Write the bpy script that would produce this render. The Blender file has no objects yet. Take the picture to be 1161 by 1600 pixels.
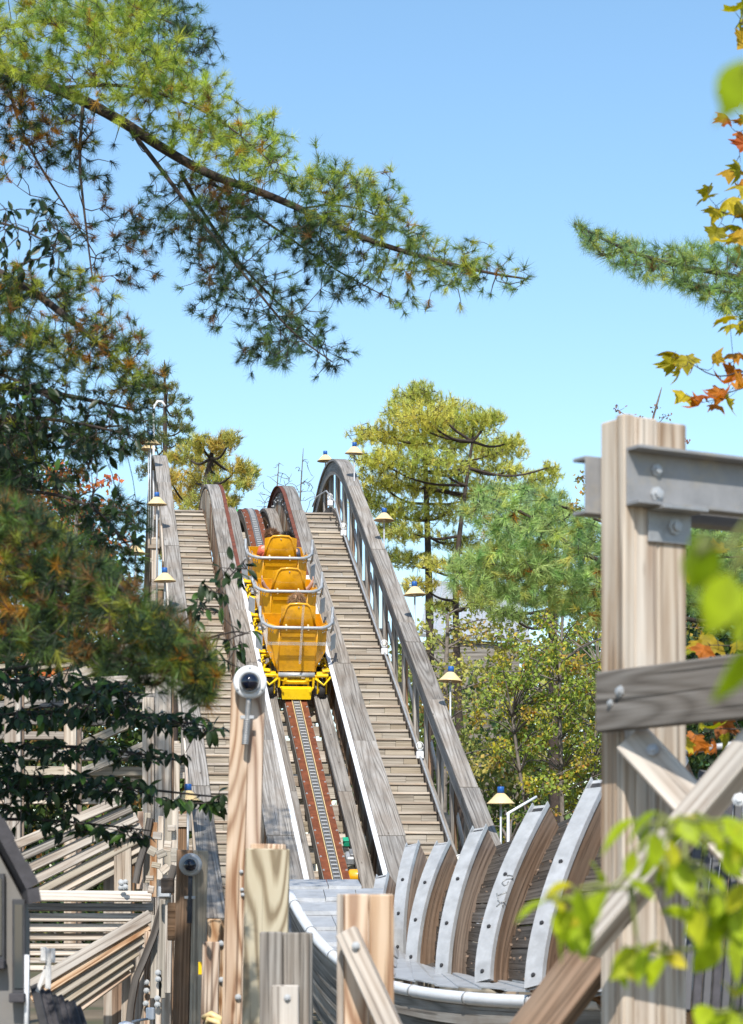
import bpy, bmesh, math, random
import numpy as np
from mathutils import Vector, Matrix, Quaternion

random.seed(7)
RNG = np.random.default_rng(11)
SC = bpy.context.scene
COL = SC.collection

# ------------------------------------------------------------------ camera, sky, sun, exposure
F, HY, CX, CZ = 3755.0, 1400.0, 580.5, 2.2          # focal length, eye level and centre in photograph pixels; eye height in metres
cam_data = bpy.data.cameras.new('camera')
cam = bpy.data.objects.new('camera', cam_data)
COL.objects.link(cam)
cam.location = (0, 0, CZ)
cam.rotation_euler = (math.radians(90), 0, 0)
cam_data.sensor_fit = 'AUTO'
cam_data.sensor_width = 36
cam_data.lens = F / 1600 * 36
cam_data.shift_y = (HY - 800) / 1600
cam_data.clip_start = 0.2
cam_data.clip_end = 3000
cam_data.dof.use_dof = True
cam_data.dof.focus_distance = 40
cam_data.dof.aperture_fstop = 5.4
SC.camera = cam

SUN_EL, SUN_AZ = math.radians(44), math.radians(4)   # the sun stands behind the camera, to its left
world = bpy.data.worlds.new('World')
SC.world = world
world.use_nodes = True
wn = world.node_tree.nodes
wl = world.node_tree.links
wn.clear()
wo = wn.new('ShaderNodeOutputWorld')
wb = wn.new('ShaderNodeBackground')
sk = wn.new('ShaderNodeTexSky')
sk.sky_type = 'NISHITA'
sk.sun_disc = False
sk.sun_elevation = SUN_EL
sk.sun_rotation = math.pi + SUN_AZ
sk.altitude = 200
sk.air_density = 1.0
sk.dust_density = 0.6
sk.ozone_density = 1.6
wb.inputs['Strength'].default_value = 0.135
hs = wn.new('ShaderNodeHueSaturation')
hs.inputs['Hue'].default_value = 0.492
hs.inputs['Saturation'].default_value = 1.08
hs.inputs['Value'].default_value = 1.16
wl.new(sk.outputs[0], hs.inputs['Color'])
wl.new(hs.outputs[0], wb.inputs['Color'])
wl.new(wb.outputs[0], wo.inputs['Surface'])

SUNV = Vector((-math.sin(SUN_AZ) * math.cos(SUN_EL), -math.cos(SUN_AZ) * math.cos(SUN_EL), math.sin(SUN_EL)))
sl = bpy.data.lights.new('sun', 'SUN')
sl.energy = 4.2
sl.angle = math.radians(0.53)
sl.color = (1.0, 0.95, 0.87)
so = bpy.data.objects.new('sun', sl)
COL.objects.link(so)
so.location = (-10, -10, 30)
so.rotation_euler = (-SUNV).to_track_quat('-Z', 'Y').to_euler()

SC.view_settings.view_transform = 'Standard'
SC.view_settings.look = 'None'
SC.view_settings.gamma = 1.0
SC.view_settings.use_curve_mapping = False
SC.view_settings.exposure = 0.42
SC.cycles.max_bounces = 6
SC.cycles.transparent_max_bounces = 6

# ------------------------------------------------------------------ helpers
def P(px, py, D):
    """A point of the place that the photograph shows at (px, py), D metres in front of the eye."""
    return Vector(((px - CX) * D / F, D, CZ + (HY - py) * D / F))

def link(o, parent=None):
    COL.objects.link(o)
    if parent is not None:
        o.parent = parent
        m = parent.matrix_basis.copy()
        if parent.parent is not None:
            m = parent.parent.matrix_basis @ parent.matrix_parent_inverse @ m if False else (parent.parent.matrix_basis @ parent.matrix_parent_inverse) @ parent.matrix_basis
        o.matrix_parent_inverse = m.inverted()
    return o

def tag(o, label=None, cat=None, group=None, kind=None):
    if label: o['label'] = label
    if cat: o['category'] = cat
    if group: o['group'] = group
    if kind: o['kind'] = kind
    return o

def thing(name, label, cat, loc=(0, 0, 0), group=None):
    o = bpy.data.objects.new(name, None)
    o.empty_display_size = 0.2
    o.matrix_basis = Matrix.Translation(Vector(loc))
    COL.objects.link(o)
    return tag(o, label, cat, group)

def frame(x, up):
    """Matrix whose X axis is x and whose Z axis lies as near to up as it can."""
    x = x.normalized()
    z = up - x * up.dot(x)
    if z.length < 1e-6:
        z = Vector((0, 0, 1)) if abs(x.z) < .9 else Vector((0, 1, 0))
        z = z - x * z.dot(x)
    z.normalize()
    y = z.cross(x)
    m = Matrix((x, y, z)).transposed()
    return m

class MB:
    """Collects shapes and links them as one mesh object."""
    def __init__(s):
        s.v, s.f, s.uv, s.sm = [], [], [], []
    def add(s, verts, faces, uvs=None, smooth=False):
        b = len(s.v)
        s.v += [tuple(v) for v in verts]
        for i, f in enumerate(faces):
            s.f.append([b + k for k in f])
            s.uv.append(uvs[i] if uvs else [(0.3 * verts[k][0] + verts[k][1], verts[k][2]) for k in f])
            s.sm.append(smooth)
        return s
    def box(s, M, l, w, t, c=None):
        """Chamfered box, length l along the local X of M (4x4), width w along Y, thickness t along Z."""
        if c is None: c = min(0.006, w * .12, t * .12)
        hx, hy, hz = l / 2, w / 2, t / 2
        vs, idx = [], {}
        for sx in (-1, 1):
            for sy in (-1, 1):
                for sz in (-1, 1):
                    for k in range(3):
                        p = [sx * (hx - (0 if k == 0 else c)), sy * (hy - (0 if k == 1 else c)), sz * (hz - (0 if k == 2 else c))]
                        idx[(sx, sy, sz, k)] = len(vs)
                        vs.append(p)
        fs = []
        I = idx
        for a in (0, 1, 2):
            b, d = (a + 1) % 3, (a + 2) % 3
            for sg in (-1, 1):
                q = []
                for (u, v) in ((-1, -1), (1, -1), (1, 1), (-1, 1)):
                    k = [0, 0, 0]; k[a] = sg; k[b] = u; k[d] = v
                    q.append(I[(k[0], k[1], k[2], a)])
                fs.append(q if sg > 0 else q[::-1])
        for a in (0, 1, 2):                      # edges along axis a
            b, d = (a + 1) % 3, (a + 2) % 3
            for sb in (-1, 1):
                for sd in (-1, 1):
                    q = []
                    for sa, kk in ((-1, b), (1, b), (1, d), (-1, d)):
                        k = [0, 0, 0]; k[a] = sa; k[b] = sb; k[d] = sd
                        q.append(I[(k[0], k[1], k[2], kk)])
                    fs.append(q if sb * sd < 0 else q[::-1])
        for sx in (-1, 1):
            for sy in (-1, 1):
                for sz in (-1, 1):
                    q = [I[(sx, sy, sz, k)] for k in range(3)]
                    fs.append(q if sx * sy * sz > 0 else q[::-1])
        uvs = []
        for f in fs:
            A, B, Cc = (Vector(vs[f[k]]) for k in range(3))
            n = (B - A).cross(Cc - A)
            ax = max(range(3), key=lambda k: abs(n[k]))
            if ax == 0: uvs.append([(vs[k][1] * .05 + hx, vs[k][2] + vs[k][1] * .9) for k in f])
            elif ax == 1: uvs.append([(vs[k][0], vs[k][2] + hy + (1.3 if n[1] > 0 else 2.1)) for k in f])
            else: uvs.append([(vs[k][0], vs[k][1] + (0 if n[2] > 0 else .7)) for k in f])
        vs = [M @ Vector(p) for p in vs]
        return s.add(vs, fs, uvs)
    def board(s, p0, p1, w, t, up=Vector((0, 0, 1)), c=None):
        p0, p1 = Vector(p0), Vector(p1)
        m = frame(p1 - p0, Vector(up)).to_4x4()
        m.translation = (p0 + p1) / 2
        return s.box(m, (p1 - p0).length, w, t, c)
    def sweep(s, rings, closed=True, cap=True, smooth=False, ulen=None):
        """rings: lists of the same number of points; quads between neighbours. uv: metres along, metres round."""
        n = len(rings[0]); base = len(s.v)
        u = [0.0]
        for a, b in zip(rings, rings[1:]): u.append(u[-1] + (Vector(b[0]) - Vector(a[0])).length)
        vv = [0.0]
        for k in range(n): vv.append(vv[-1] + (Vector(rings[0][(k + 1) % n]) - Vector(rings[0][k])).length)
        for r in rings: s.v += [tuple(p) for p in r]
        for i in range(len(rings) - 1):
            for k in range(n if closed else n - 1):
                k2 = (k + 1) % n
                s.f.append([base + i * n + k, base + (i + 1) * n + k, base + (i + 1) * n + k2, base + i * n + k2])
                s.uv.append([(u[i], vv[k]), (u[i + 1], vv[k]), (u[i + 1], vv[k + 1]), (u[i], vv[k + 1])])
                s.sm.append(smooth)
        if cap and closed:
            for i, rev in ((0, False), (len(rings) - 1, True)):
                q = [base + i * n + k for k in range(n)]
                if rev: q = q[::-1]
                s.f.append(q)
                s.uv.append([(u[i] + .01 * k, vv[k % n]) for k in range(n)])
                s.sm.append(False)
        return s
    def tube(s, pts, r, n=8, smooth=True, r1=None):
        pts = [Vector(p) for p in pts]
        rings = []
        m = len(pts)
        up = Vector((0.13, 0.21, 1))
        for i, p in enumerate(pts):
            d = (pts[min(i + 1, m - 1)] - pts[max(i - 1, 0)])
            if d.length < 1e-9: d = Vector((0, 0, 1))
            fm = frame(d, up if abs(d.normalized().dot(up.normalized())) < .97 else Vector((1, 0, 0)))
            rr = r if r1 is None else r + (r1 - r) * i / max(1, m - 1)
            rings.append([p + fm @ Vector((0, math.cos(a) * rr, math.sin(a) * rr)) for a in [2 * math.pi * k / n for k in range(n)]])
        return s.sweep(rings, smooth=smooth)
    def lathe(s, prof, M=Matrix.Identity(4), n=16, smooth=True):
        """prof: (radius, z) pairs, bottom to top, turned about the local Z of M."""
        rings = [[M @ Vector((max(r, 1e-4) * math.cos(2 * math.pi * k / n), max(r, 1e-4) * math.sin(2 * math.pi * k / n), z)) for k in range(n)] for r, z in prof]
        rings = [list(reversed(r)) for r in rings]
        return s.sweep(rings, smooth=smooth)
    def mesh(s, name, mat):
        me = bpy.data.meshes.new(name)
        me.from_pydata(s.v, [], s.f)
        uvl = me.uv_layers.new(name='UVMap')
        flat = [c for f in s.uv for p in f for c in p]
        uvl.data.foreach_set('uv', flat)
        me.polygons.foreach_set('use_smooth', s.sm)
        if mat: me.materials.append(mat)
        me.update()
        return me
    def build(s, name, mat, parent=None, **kw):
        o = bpy.data.objects.new(name, s.mesh(name, mat))
        link(o, parent)
        return tag(o, **kw)

def put(name, me, M, parent=None, **kw):
    """A copy that shares mesh data, at the 4x4 matrix M."""
    o = bpy.data.objects.new(name, me)
    o.matrix_basis = M
    link(o, parent)
    return tag(o, **kw)

def board(name, p0, p1, w, t, mat, parent=None, up=Vector((0, 0, 1)), **kw):
    return MB().board(p0, p1, w, t, up).build(name, mat, parent, **kw)

def mesh_np(name, V, Fc, mat, cols=None, smooth=False):
    V = np.asarray(V, dtype=np.float32); Fc = np.asarray(Fc, dtype=np.int32)
    me = bpy.data.meshes.new(name)
    k = Fc.shape[1]
    me.vertices.add(len(V)); me.vertices.foreach_set('co', V.ravel())
    me.loops.add(Fc.size); me.loops.foreach_set('vertex_index', Fc.ravel())
    me.polygons.add(len(Fc))
    me.polygons.foreach_set('loop_start', np.arange(0, Fc.size, k, dtype=np.int32))
    me.polygons.foreach_set('loop_total', np.full(len(Fc), k, dtype=np.int32))
    if smooth: me.polygons.foreach_set('use_smooth', np.ones(len(Fc), dtype=bool))
    me.update(calc_edges=True)
    if cols is not None:
        a = me.attributes.new('col', 'FLOAT_COLOR', 'POINT')
        c = np.ones((len(V), 4), dtype=np.float32); c[:, :3] = cols
        a.data.foreach_set('color', c.ravel())
    me.materials.append(mat)
    return me

# ------------------------------------------------------------------ materials
def newmat(name):
    m = bpy.data.materials.new(name); m.use_nodes = True
    n = m.node_tree.nodes; n.clear()
    out = n.new('ShaderNodeOutputMaterial'); b = n.new('ShaderNodeBsdfPrincipled')
    m.node_tree.links.new(b.outputs[0], out.inputs['Surface'])
    return m, n, m.node_tree.links, b, out

def ramp(n, stops):
    r = n.new('ShaderNodeValToRGB'); e = r.color_ramp.elements
    while len(e) < len(stops): e.new(0.5)
    for el, (p, c) in zip(e, stops):
        el.position = p; el.color = (c[0], c[1], c[2], 1)
    return r

def mix(n, l, fac, a, b, mode='MIX'):
    m = n.new('ShaderNodeMix'); m.data_type = 'RGBA'; m.blend_type = mode
    for sock, v in ((m.inputs[0], fac), (m.inputs[6], a), (m.inputs[7], b)):
        if isinstance(v, (int, float)): sock.default_value = v
        elif isinstance(v, tuple): sock.default_value = (v[0], v[1], v[2], 1)
        else: l.new(v, sock)
    return m.outputs[2]

def mathn(n, l, op, a, b=0.0):
    m = n.new('ShaderNodeMath'); m.operation = op
    for sock, v in ((m.inputs[0], a), (m.inputs[1], b)):
        if isinstance(v, (int, float)): sock.default_value = v
        else: l.new(v, sock)
    return m.outputs[0]

def wood(name, dark, mid, light, ring=9.0, ringamt=.5, crack=.5, blotch=.35, var=.25, grey=None, rough=.85, fx=.16, fy=5.0, stain=.0):
    """Timber with grain along U; every board gets its own piece of the pattern."""
    m, n, l, b, out = newmat(name)
    uv = n.new('ShaderNodeUVMap'); oi = n.new('ShaderNodeObjectInfo')
    comb = n.new('ShaderNodeCombineXYZ')
    l.new(mathn(n, l, 'MULTIPLY', oi.outputs['Random'], 57.0), comb.inputs[0])
    l.new(mathn(n, l, 'MULTIPLY', oi.outputs['Random'], 131.0), comb.inputs[1])
    add = n.new('ShaderNodeVectorMath'); add.operation = 'ADD'
    l.new(uv.outputs[0], add.inputs[0]); l.new(comb.outputs[0], add.inputs[1])
    def noise(sx, sy, det, rgh=.55, dist=0.0):
        mp = n.new('ShaderNodeMapping'); mp.inputs['Scale'].default_value = (sx, sy, 1)
        l.new(add.outputs[0], mp.inputs[0])
        t = n.new('ShaderNodeTexNoise'); t.inputs['Scale'].default_value = 1
        t.inputs['Detail'].default_value = det; t.inputs['Roughness'].default_value = rgh
        t.inputs['Distortion'].default_value = dist
        l.new(mp.outputs[0], t.inputs['Vector']); return t.outputs['Fac']
    fine = noise(2.2, 75, 5, .62)
    mid_n = noise(.9, 16, 3)
    blot = noise(1.6, 3.2, 4, .6)
    # flat-sawn figure: contour lines of a slow noise stretched along the board
    figure = noise(fx, fy, 1.0, .35)
    rings = mathn(n, l, 'SINE', mathn(n, l, 'MULTIPLY', figure, ring * 9))
    rings = mathn(n, l, 'POWER', mathn(n, l, 'MULTIPLY', mathn(n, l, 'ADD', rings, 1.0), .5), .6)
    g = mathn(n, l, 'ADD', mathn(n, l, 'MULTIPLY', fine, .6), mathn(n, l, 'MULTIPLY', mid_n, .4))
    g = mathn(n, l, 'ADD', mathn(n, l, 'MULTIPLY', g, 1 - ringamt * .5), mathn(n, l, 'MULTIPLY', rings, ringamt * .5))
    r = ramp(n, [(.29, dark), (.5, mid), (.71, light)])
    l.new(g, r.inputs[0])
    col = r.outputs[0]
    if grey:
        k = ramp(n, [(.42, (0, 0, 0)), (.62, (1, 1, 1))]); l.new(blot, k.inputs[0])
        col = mix(n, l, mathn(n, l, 'MULTIPLY', k.outputs[0], blotch), col, grey)
    if stain:                                # brown water stains running with the grain
        sr = ramp(n, [(.52, (0, 0, 0)), (.66, (1, 1, 1))]); l.new(noise(.55, 6.5, 3, .55), sr.inputs[0])
        col = mix(n, l, mathn(n, l, 'MULTIPLY', sr.outputs[0], stain), col, (dark[0] * .72, dark[1] * .60, dark[2] * .5))
    # weather checks: thin dark splits along the grain
    ck = ramp(n, [(.58, (0, 0, 0)), (.65, (1, 1, 1))]); l.new(noise(.7, 42, 2, .5), ck.inputs[0])
    col = mix(n, l, mathn(n, l, 'MULTIPLY', ck.outputs[0], crack), col, tuple(c * .35 for c in dark))
    # knots
    mp = n.new('ShaderNodeMapping'); mp.inputs['Scale'].default_value = (1.5, 5.5, 1); l.new(add.outputs[0], mp.inputs[0])
    vo = n.new('ShaderNodeTexVoronoi'); vo.inputs['Scale'].default_value = 1; l.new(mp.outputs[0], vo.inputs['Vector'])
    kn = ramp(n, [(.035, (1, 1, 1)), (.085, (0, 0, 0))]); l.new(vo.outputs['Distance'], kn.inputs[0])
    col = mix(n, l, mathn(n, l, 'MULTIPLY', kn.outputs[0], .75), col, (dark[0] * .5, dark[1] * .42, dark[2] * .35))
    hv = n.new('ShaderNodeHueSaturation')
    v = mathn(n, l, 'ADD', mathn(n, l, 'MULTIPLY', oi.outputs['Random'], var * 2), 1 - var)
    l.new(v, hv.inputs['Value']); l.new(col, hv.inputs['Color'])
    rs = mathn(n, l, 'FRACT', mathn(n, l, 'MULTIPLY', oi.outputs['Random'], 17.3))
    l.new(mathn(n, l, 'ADD', mathn(n, l, 'MULTIPLY', rs, .5), .72), hv.inputs['Saturation'])
    l.new(hv.outputs[0], b.inputs['Base Color'])
    b.inputs['Roughness'].default_value = rough
    b.inputs['Specular IOR Level'].default_value = .25
    bp = n.new('ShaderNodeBump'); bp.inputs['Strength'].default_value = .5; bp.inputs['Distance'].default_value = .006
    l.new(mathn(n, l, 'SUBTRACT', g, ck.outputs[0]), bp.inputs['Height']); l.new(bp.outputs[0], b.inputs['Normal'])
    return m

def plain(name, col, rough=.5, metal=0.0, var=.12, scale=6.0, bump=.0, coat=0.0, dirt=None, dirtamt=.4, spec=.5):
    """Paint, metal or plastic with uneven tone, optional dirt."""
    m, n, l, b, out = newmat(name)
    tc = n.new('ShaderNodeTexCoord')
    t = n.new('ShaderNodeTexNoise'); t.inputs['Scale'].default_value = scale; t.inputs['Detail'].default_value = 5
    t.inputs['Roughness'].default_value = .62
    l.new(tc.outputs['Object'], t.inputs['Vector'])
    r = ramp(n, [(.3, tuple(c * (1 - var) for c in col)), (.7, tuple(min(1, c * (1 + var)) for c in col))])
    l.new(t.outputs['Fac'], r.inputs[0]); c = r.outputs[0]
    if dirt:
        t2 = n.new('ShaderNodeTexNoise'); t2.inputs['Scale'].default_value = scale * .6; t2.inputs['Detail'].default_value = 8
        t2.inputs['Roughness'].default_value = .7
        l.new(tc.outputs['Object'], t2.inputs['Vector'])
        k = ramp(n, [(.5, (0, 0, 0)), (.68, (1, 1, 1))]); l.new(t2.outputs['Fac'], k.inputs[0])
        c = mix(n, l, mathn(n, l, 'MULTIPLY', k.outputs[0], dirtamt), c, dirt)
    l.new(c, b.inputs['Base Color'])
    b.inputs['Metallic'].default_value = metal
    rr = mathn(n, l, 'ADD', mathn(n, l, 'MULTIPLY', t.outputs['Fac'], .25), rough - .12)
    l.new(rr, b.inputs['Roughness'])
    b.inputs['Coat Weight'].default_value = coat
    b.inputs['Coat Roughness'].default_value = .12
    b.inputs['Specular IOR Level'].default_value = spec
    if bump:
        bp = n.new('ShaderNodeBump'); bp.inputs['Strength'].default_value = bump; bp.inputs['Distance'].default_value = .01
        l.new(t.outputs['Fac'], bp.inputs['Height']); l.new(bp.outputs[0], b.inputs['Normal'])
    return m

def foliage(name, trans=.35, attr=True, ramps=None, rough=.6, veins=False):
    """Leaf or needle material: diffuse, some light let through. Colour from the 'col' attribute or from each leaf's own random number."""
    m, n, l, b, out = newmat(name)
    if attr:
        a = n.new('ShaderNodeAttribute'); a.attribute_name = 'col'; c = a.outputs['Color']
    else:
        oi = n.new('ShaderNodeObjectInfo'); r = ramp(n, ramps); l.new(oi.outputs['Random'], r.inputs[0]); c = r.outputs[0]
        tc = n.new('ShaderNodeTexCoord')
        t = n.new('ShaderNodeTexNoise'); t.inputs['Scale'].default_value = 28; t.inputs['Detail'].default_value = 4
        l.new(tc.outputs['Object'], t.inputs['Vector'])
        k = ramp(n, [(.35, (.72, .70, .62)), (.65, (1.15, 1.12, 1.0))]); l.new(t.outputs['Fac'], k.inputs[0])
        c = mix(n, l, 1.0, c, k.outputs[0], 'MULTIPLY')
    l.new(c, b.inputs['Base Color']); b.inputs['Roughness'].default_value = rough
    b.inputs['Specular IOR Level'].default_value = .3
    tr = n.new('ShaderNodeBsdfTranslucent')
    hv = n.new('ShaderNodeHueSaturation'); hv.inputs['Value'].default_value = 1.5; hv.inputs['Saturation'].default_value = 1.08
    l.new(c, hv.inputs['Color']); l.new(hv.outputs[0], tr.inputs['Color'])
    ms = n.new('ShaderNodeMixShader'); ms.inputs[0].default_value = trans
    l.new(b.outputs[0], ms.inputs[1]); l.new(tr.outputs[0], ms.inputs[2]); l.new(ms.outputs[0], out.inputs['Surface'])
    return m

M_GREY = wood('weathered_grey_timber', (.12, .108, .096), (.245, .226, .204), (.365, .342, .315), ring=8, ringamt=.5, crack=.55, blotch=.5, var=.16, grey=(.20, .165, .135))
M_TAN = wood('weathered_tan_timber', (.20, .165, .125), (.345, .30, .24), (.46, .41, .335), ring=7, ringamt=.4, crack=.4, blotch=.3, var=.07, grey=(.31, .275, .225))
M_PALE = wood('sunbleached_timber', (.24, .175, .125), (.43, .355, .285), (.59, .52, .44), ring=6, ringamt=.55, stain=.5, crack=.45, blotch=.5, var=.18, grey=(.46, .43, .385))
M_NEW = wood('new_orange_timber', (.27, .145, .08), (.46, .31, .20), (.61, .46, .335), ring=11, ringamt=.95, fx=.45, fy=3.6, stain=.6, crack=.65, blotch=.3, var=.1, grey=(.48, .39, .30))
M_GREEN = wood('treated_greenish_timber', (.22, .17, .105), (.37, .31, .21), (.49, .43, .31), ring=11, ringamt=1.2, fx=.7, fy=3.2, crack=.45, blotch=.3, var=.06, grey=(.44, .34, .2))
M_BROWN = wood('brown_stained_timber', (.10, .062, .04), (.20, .125, .08), (.31, .205, .14), ring=6, ringamt=.5, crack=.5, blotch=.4, var=.22, grey=(.27, .21, .16))
M_DGREY = wood('dark_weathered_timber', (.07, .06, .052), (.15, .135, .12), (.25, .23, .21), ring=9, ringamt=.4, crack=.6, blotch=.4, var=.1, grey=(.17, .14, .115), fx=.5, fy=4.0)
M_TAR = wood('tarred_timber', (.035, .03, .027), (.09, .08, .072), (.19, .17, .155), ring=6, ringamt=.3, crack=.6, blotch=.4, var=.3, grey=(.12, .10, .085))
M_GALV = plain('galvanised_metal', (.42, .435, .45), rough=.5, metal=.3, var=.16, scale=9, bump=.12, dirt=(.36, .36, .35), dirtamt=.55)
M_SHEET = plain('galvanised_sheet', (.41, .422, .44), rough=.52, metal=.12, var=.16, scale=7, bump=.18, dirt=(.30, .305, .31), dirtamt=.6)
M_STEEL = plain('dull_steel', (.34, .345, .35), rough=.55, metal=.55, var=.2, scale=12, bump=.1, dirt=(.19, .17, .15), dirtamt=.5)
M_CHAN = plain('channel_steel', (.27, .27, .275), rough=.6, metal=.3, var=.14, scale=10, bump=.1, dirt=(.46, .38, .24), dirtamt=.35)
M_DARK = plain('dark_steel', (.06, .06, .065), rough=.6, metal=.4, var=.25, scale=14)
M_WHITE = plain('white_paint', (.78, .78, .79), rough=.45, var=.05, scale=5, dirt=(.55, .54, .52), dirtamt=.45)
M_PVC = plain('white_pipe_plastic', (.76, .77, .80), rough=.38, var=.04, scale=4, dirt=(.52, .50, .46), dirtamt=.35)
M_RUST = plain('rust_red_steel', (.175, .056, .026), rough=.72, var=.4, scale=9, bump=.2, dirt=(.11, .045, .028), dirtamt=.65, spec=.25)
M_RUSTDK = plain('dark_red_steel', (.16, .055, .035), rough=.75, var=.3, scale=9, bump=.2, dirt=(.06, .03, .025), dirtamt=.6, spec=.25)
M_AMBER = plain('amber_car_paint', (.80, .385, .010), rough=.30, var=.10, scale=7, coat=.7, dirt=(.34, .15, .02), dirtamt=.55)
M_YELLOW = plain('bright_yellow_paint', (.90, .60, .006), rough=.42, var=.08, scale=12, coat=.2, dirt=(.40, .22, .02), dirtamt=.5)
M_SHADE = plain('cream_lamp_enamel', (.80, .60, .31), rough=.42, var=.08, scale=6, dirt=(.62, .40, .14), dirtamt=.45)
M_BLUE = plain('blue_enamel', (.015, .10, .36), rough=.4, var=.12, scale=9)
M_TYRE = plain('black_rubber', (.025, .024, .024), rough=.75, var=.3, scale=20)
M_BARK = plain('pine_bark', (.05, .036, .029), rough=.95, var=.45, scale=14, bump=.8)
M_BARKG = plain('grey_bark', (.17, .145, .125), rough=.95, var=.4, scale=10, bump=.8)
M_TWIG = plain('dark_twig', (.05, .038, .032), rough=.9, var=.35, scale=25)
M_STEM = plain('green_stem', (.18, .20, .05), rough=.7, var=.25, scale=25)
M_STUCCO = plain('beige_render', (.17, .163, .155), rough=.9, var=.1, scale=3, bump=.15, dirt=(.22, .195, .17), dirtamt=.5)
M_SHINGLE = plain('dark_shingle', (.055, .052, .058), rough=.9, var=.35, scale=12, bump=.3)
M_TEAL = plain('green_plastic', (.02, .36, .20), rough=.45, var=.1)
M_GREENP = plain('green_paint', (.03, .42, .09), rough=.5, var=.1)
M_HAIRB = plain('brown_hair', (.16, .078, .035), rough=.6, var=.5, scale=60, bump=.6)
M_HAIRL = plain('light_brown_hair', (.30, .17, .085), rough=.6, var=.5, scale=60, bump=.6)
M_HAIRD = plain('dark_hair', (.03, .022, .02), rough=.5, var=.5, scale=60, bump=.6)
M_SKIN = plain('skin', (.62, .36, .26), rough=.55, var=.06, scale=20)
M_SHIRTR = plain('red_shirt', (.55, .12, .07), rough=.9, var=.12, scale=30, bump=.3)
M_SHIRTB = plain('dark_shirt', (.06, .065, .10), rough=.9, var=.2, scale=30, bump=.3)
M_SHIRTW = plain('pale_shirt', (.5, .5, .5), rough=.9, var=.1, scale=30, bump=.3)

def glass(name, col, rough, trans):
    m, n, l, b, out = newmat(name)
    b.inputs['Base Color'].default_value = (*col, 1); b.inputs['Roughness'].default_value = rough
    b.inputs['Transmission Weight'].default_value = trans; b.inputs['IOR'].default_value = 1.46
    b.inputs['Coat Weight'].default_value = .6; b.inputs['Coat Roughness'].default_value = .03
    return m
M_DOME = glass('smoked_dome', (.006, .008, .02), .06, 0.0)
M_ACRYL = glass('clear_acrylic', (.9, .93, .95), .08, .85)
M_PANE = glass('window_glass', (.04, .05, .055), .05, 0.0)
M_LENS = plain('frosted_lens', (.75, .74, .68), rough=.3, var=.05)
# ------------------------------------------------------------------ the lift hill
U = Vector((-.1204, .9927, 0)); R_ = Vector((.9927, .1204, 0)); ZU = Vector((0, 0, 1))
P0 = Vector((-.444, 33.03, CZ + .088))
SLOPE, S1, RAD = .466, 16.12, 7.0
TH = math.atan(SLOPE)
SCEN, ZCEN = S1 + RAD * math.sin(TH), SLOPE * S1 - RAD * math.cos(TH)
S2 = SCEN + RAD * math.sin(.62)
def prof(s):
    if s < S1: return SLOPE * s
    if s > S2: return ZCEN + RAD * math.cos(.62) - (s - S2) * math.tan(.62)
    return ZCEN + math.sqrt(max(0, RAD * RAD - (s - SCEN) ** 2))
def slope_at(s):
    return (prof(s + .02) - prof(s - .02)) / .04
def L(s, t, h):
    """A point of the lift: s metres up the hill, t to the right of the chain, h above the chain."""
    return P0 + U * s + R_ * t + ZU * (prof(s) + h)
def Ln(s, t, n):
    """As L, with n measured square to the slope."""
    g = math.atan(slope_at(s))
    return P0 + U * (s - n * math.sin(g)) + R_ * t + ZU * (prof(s) + n * math.cos(g))
def srange(a, b, step=None):
    """Stations from a to b: few on the straight, close together over the crest."""
    out = [a]; s = a
    while s < b - 1e-6:
        d = 1.6 if s + 1.6 <= S1 else (S1 - s if S1 - s > .05 else .3)
        s = min(b, s + d); out.append(s)
    return out
def tk_(t, s):
    return t(s) if callable(t) else t
def swept(name, mat, parent, s0, s1, t0, t1, n0, n1, **kw):
    """A timber or plate that follows the hill, between t0 and t1 and between n0 and n1 above the chain line."""
    rings = []
    for s in srange(s0, s1):
        a, b = tk_(t0, s), tk_(t1, s)
        rings.append([Ln(s, a, n0), Ln(s, a, n1), Ln(s, b, n1), Ln(s, b, n0)])
    return MB().sweep(rings).build(name, mat, parent, **kw)
def lift_frame(s, t, n):
    g = math.atan(slope_at(s))
    y = U * math.cos(g) + ZU * math.sin(g); z = -U * math.sin(g) + ZU * math.cos(g)
    m = Matrix((R_, y, z)).transposed().to_4x4(); m.translation = Ln(s, t, n)
    return m

S0 = -2.6
# --- chain lift: two red plates on timber ledgers, chain links, ties, running planks
lift = thing('chain_lift', 'steep wooden coaster lift with a steel chain between two rust red rails', 'coaster track', L(0, 0, -.4))
cuts = [S0, 2.3, 7.4, 12.2, 16.0, 24.5]
for a, b in zip(cuts, cuts[1:]):
    for sg in (-1, 1):
        swept('rail_plate', M_RUST, lift, a, b - .012, sg * .075, sg * .178, .0, .022)
        swept('chain_guide', M_SHADE if a < 12 else M_STEEL, lift, a, b - .012, sg * .064, sg * .073, -.02, .045)
        swept('rail_ledger', M_GREY, lift, a, b - .012, sg * .085, sg * .188, -.20, -.004)
for a, b in zip(cuts, cuts[1:]):
    for sg in (-1, 1):
        swept('running_plank', M_GREY, lift, a + .8, min(b + .8, 24.5) - .012, sg * .31, sg * .525, -.02, .05)
        swept('running_ledger', M_BROWN, lift, a + .8, min(b + .8, 24.5) - .012, sg * .33, sg * .50, -.19, -.024)
lk = MB()
lk.box(Matrix.Translation((0, 0, 0)), .105, .05, .04)
for sg in (-1, 1):
    lk.box(Matrix.Translation((sg * .046, .034, .0)), .014, .12, .05)
lk_me = lk.mesh('link', M_STEEL)
s = S0; k = 0
while s < 22.2:
    put('link', lk_me, lift_frame(s, 0, .02), lift); s += .118; k += 1
swept('chain_trough', M_DARK, lift, S0, 24.5, -.062, .062, -.05, -.02)
bolt_mb = MB().lathe([(.026, 0), (.026, .008), (.016, .009), (.016, .022), (.0, .024)], n=7, smooth=False)
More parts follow.
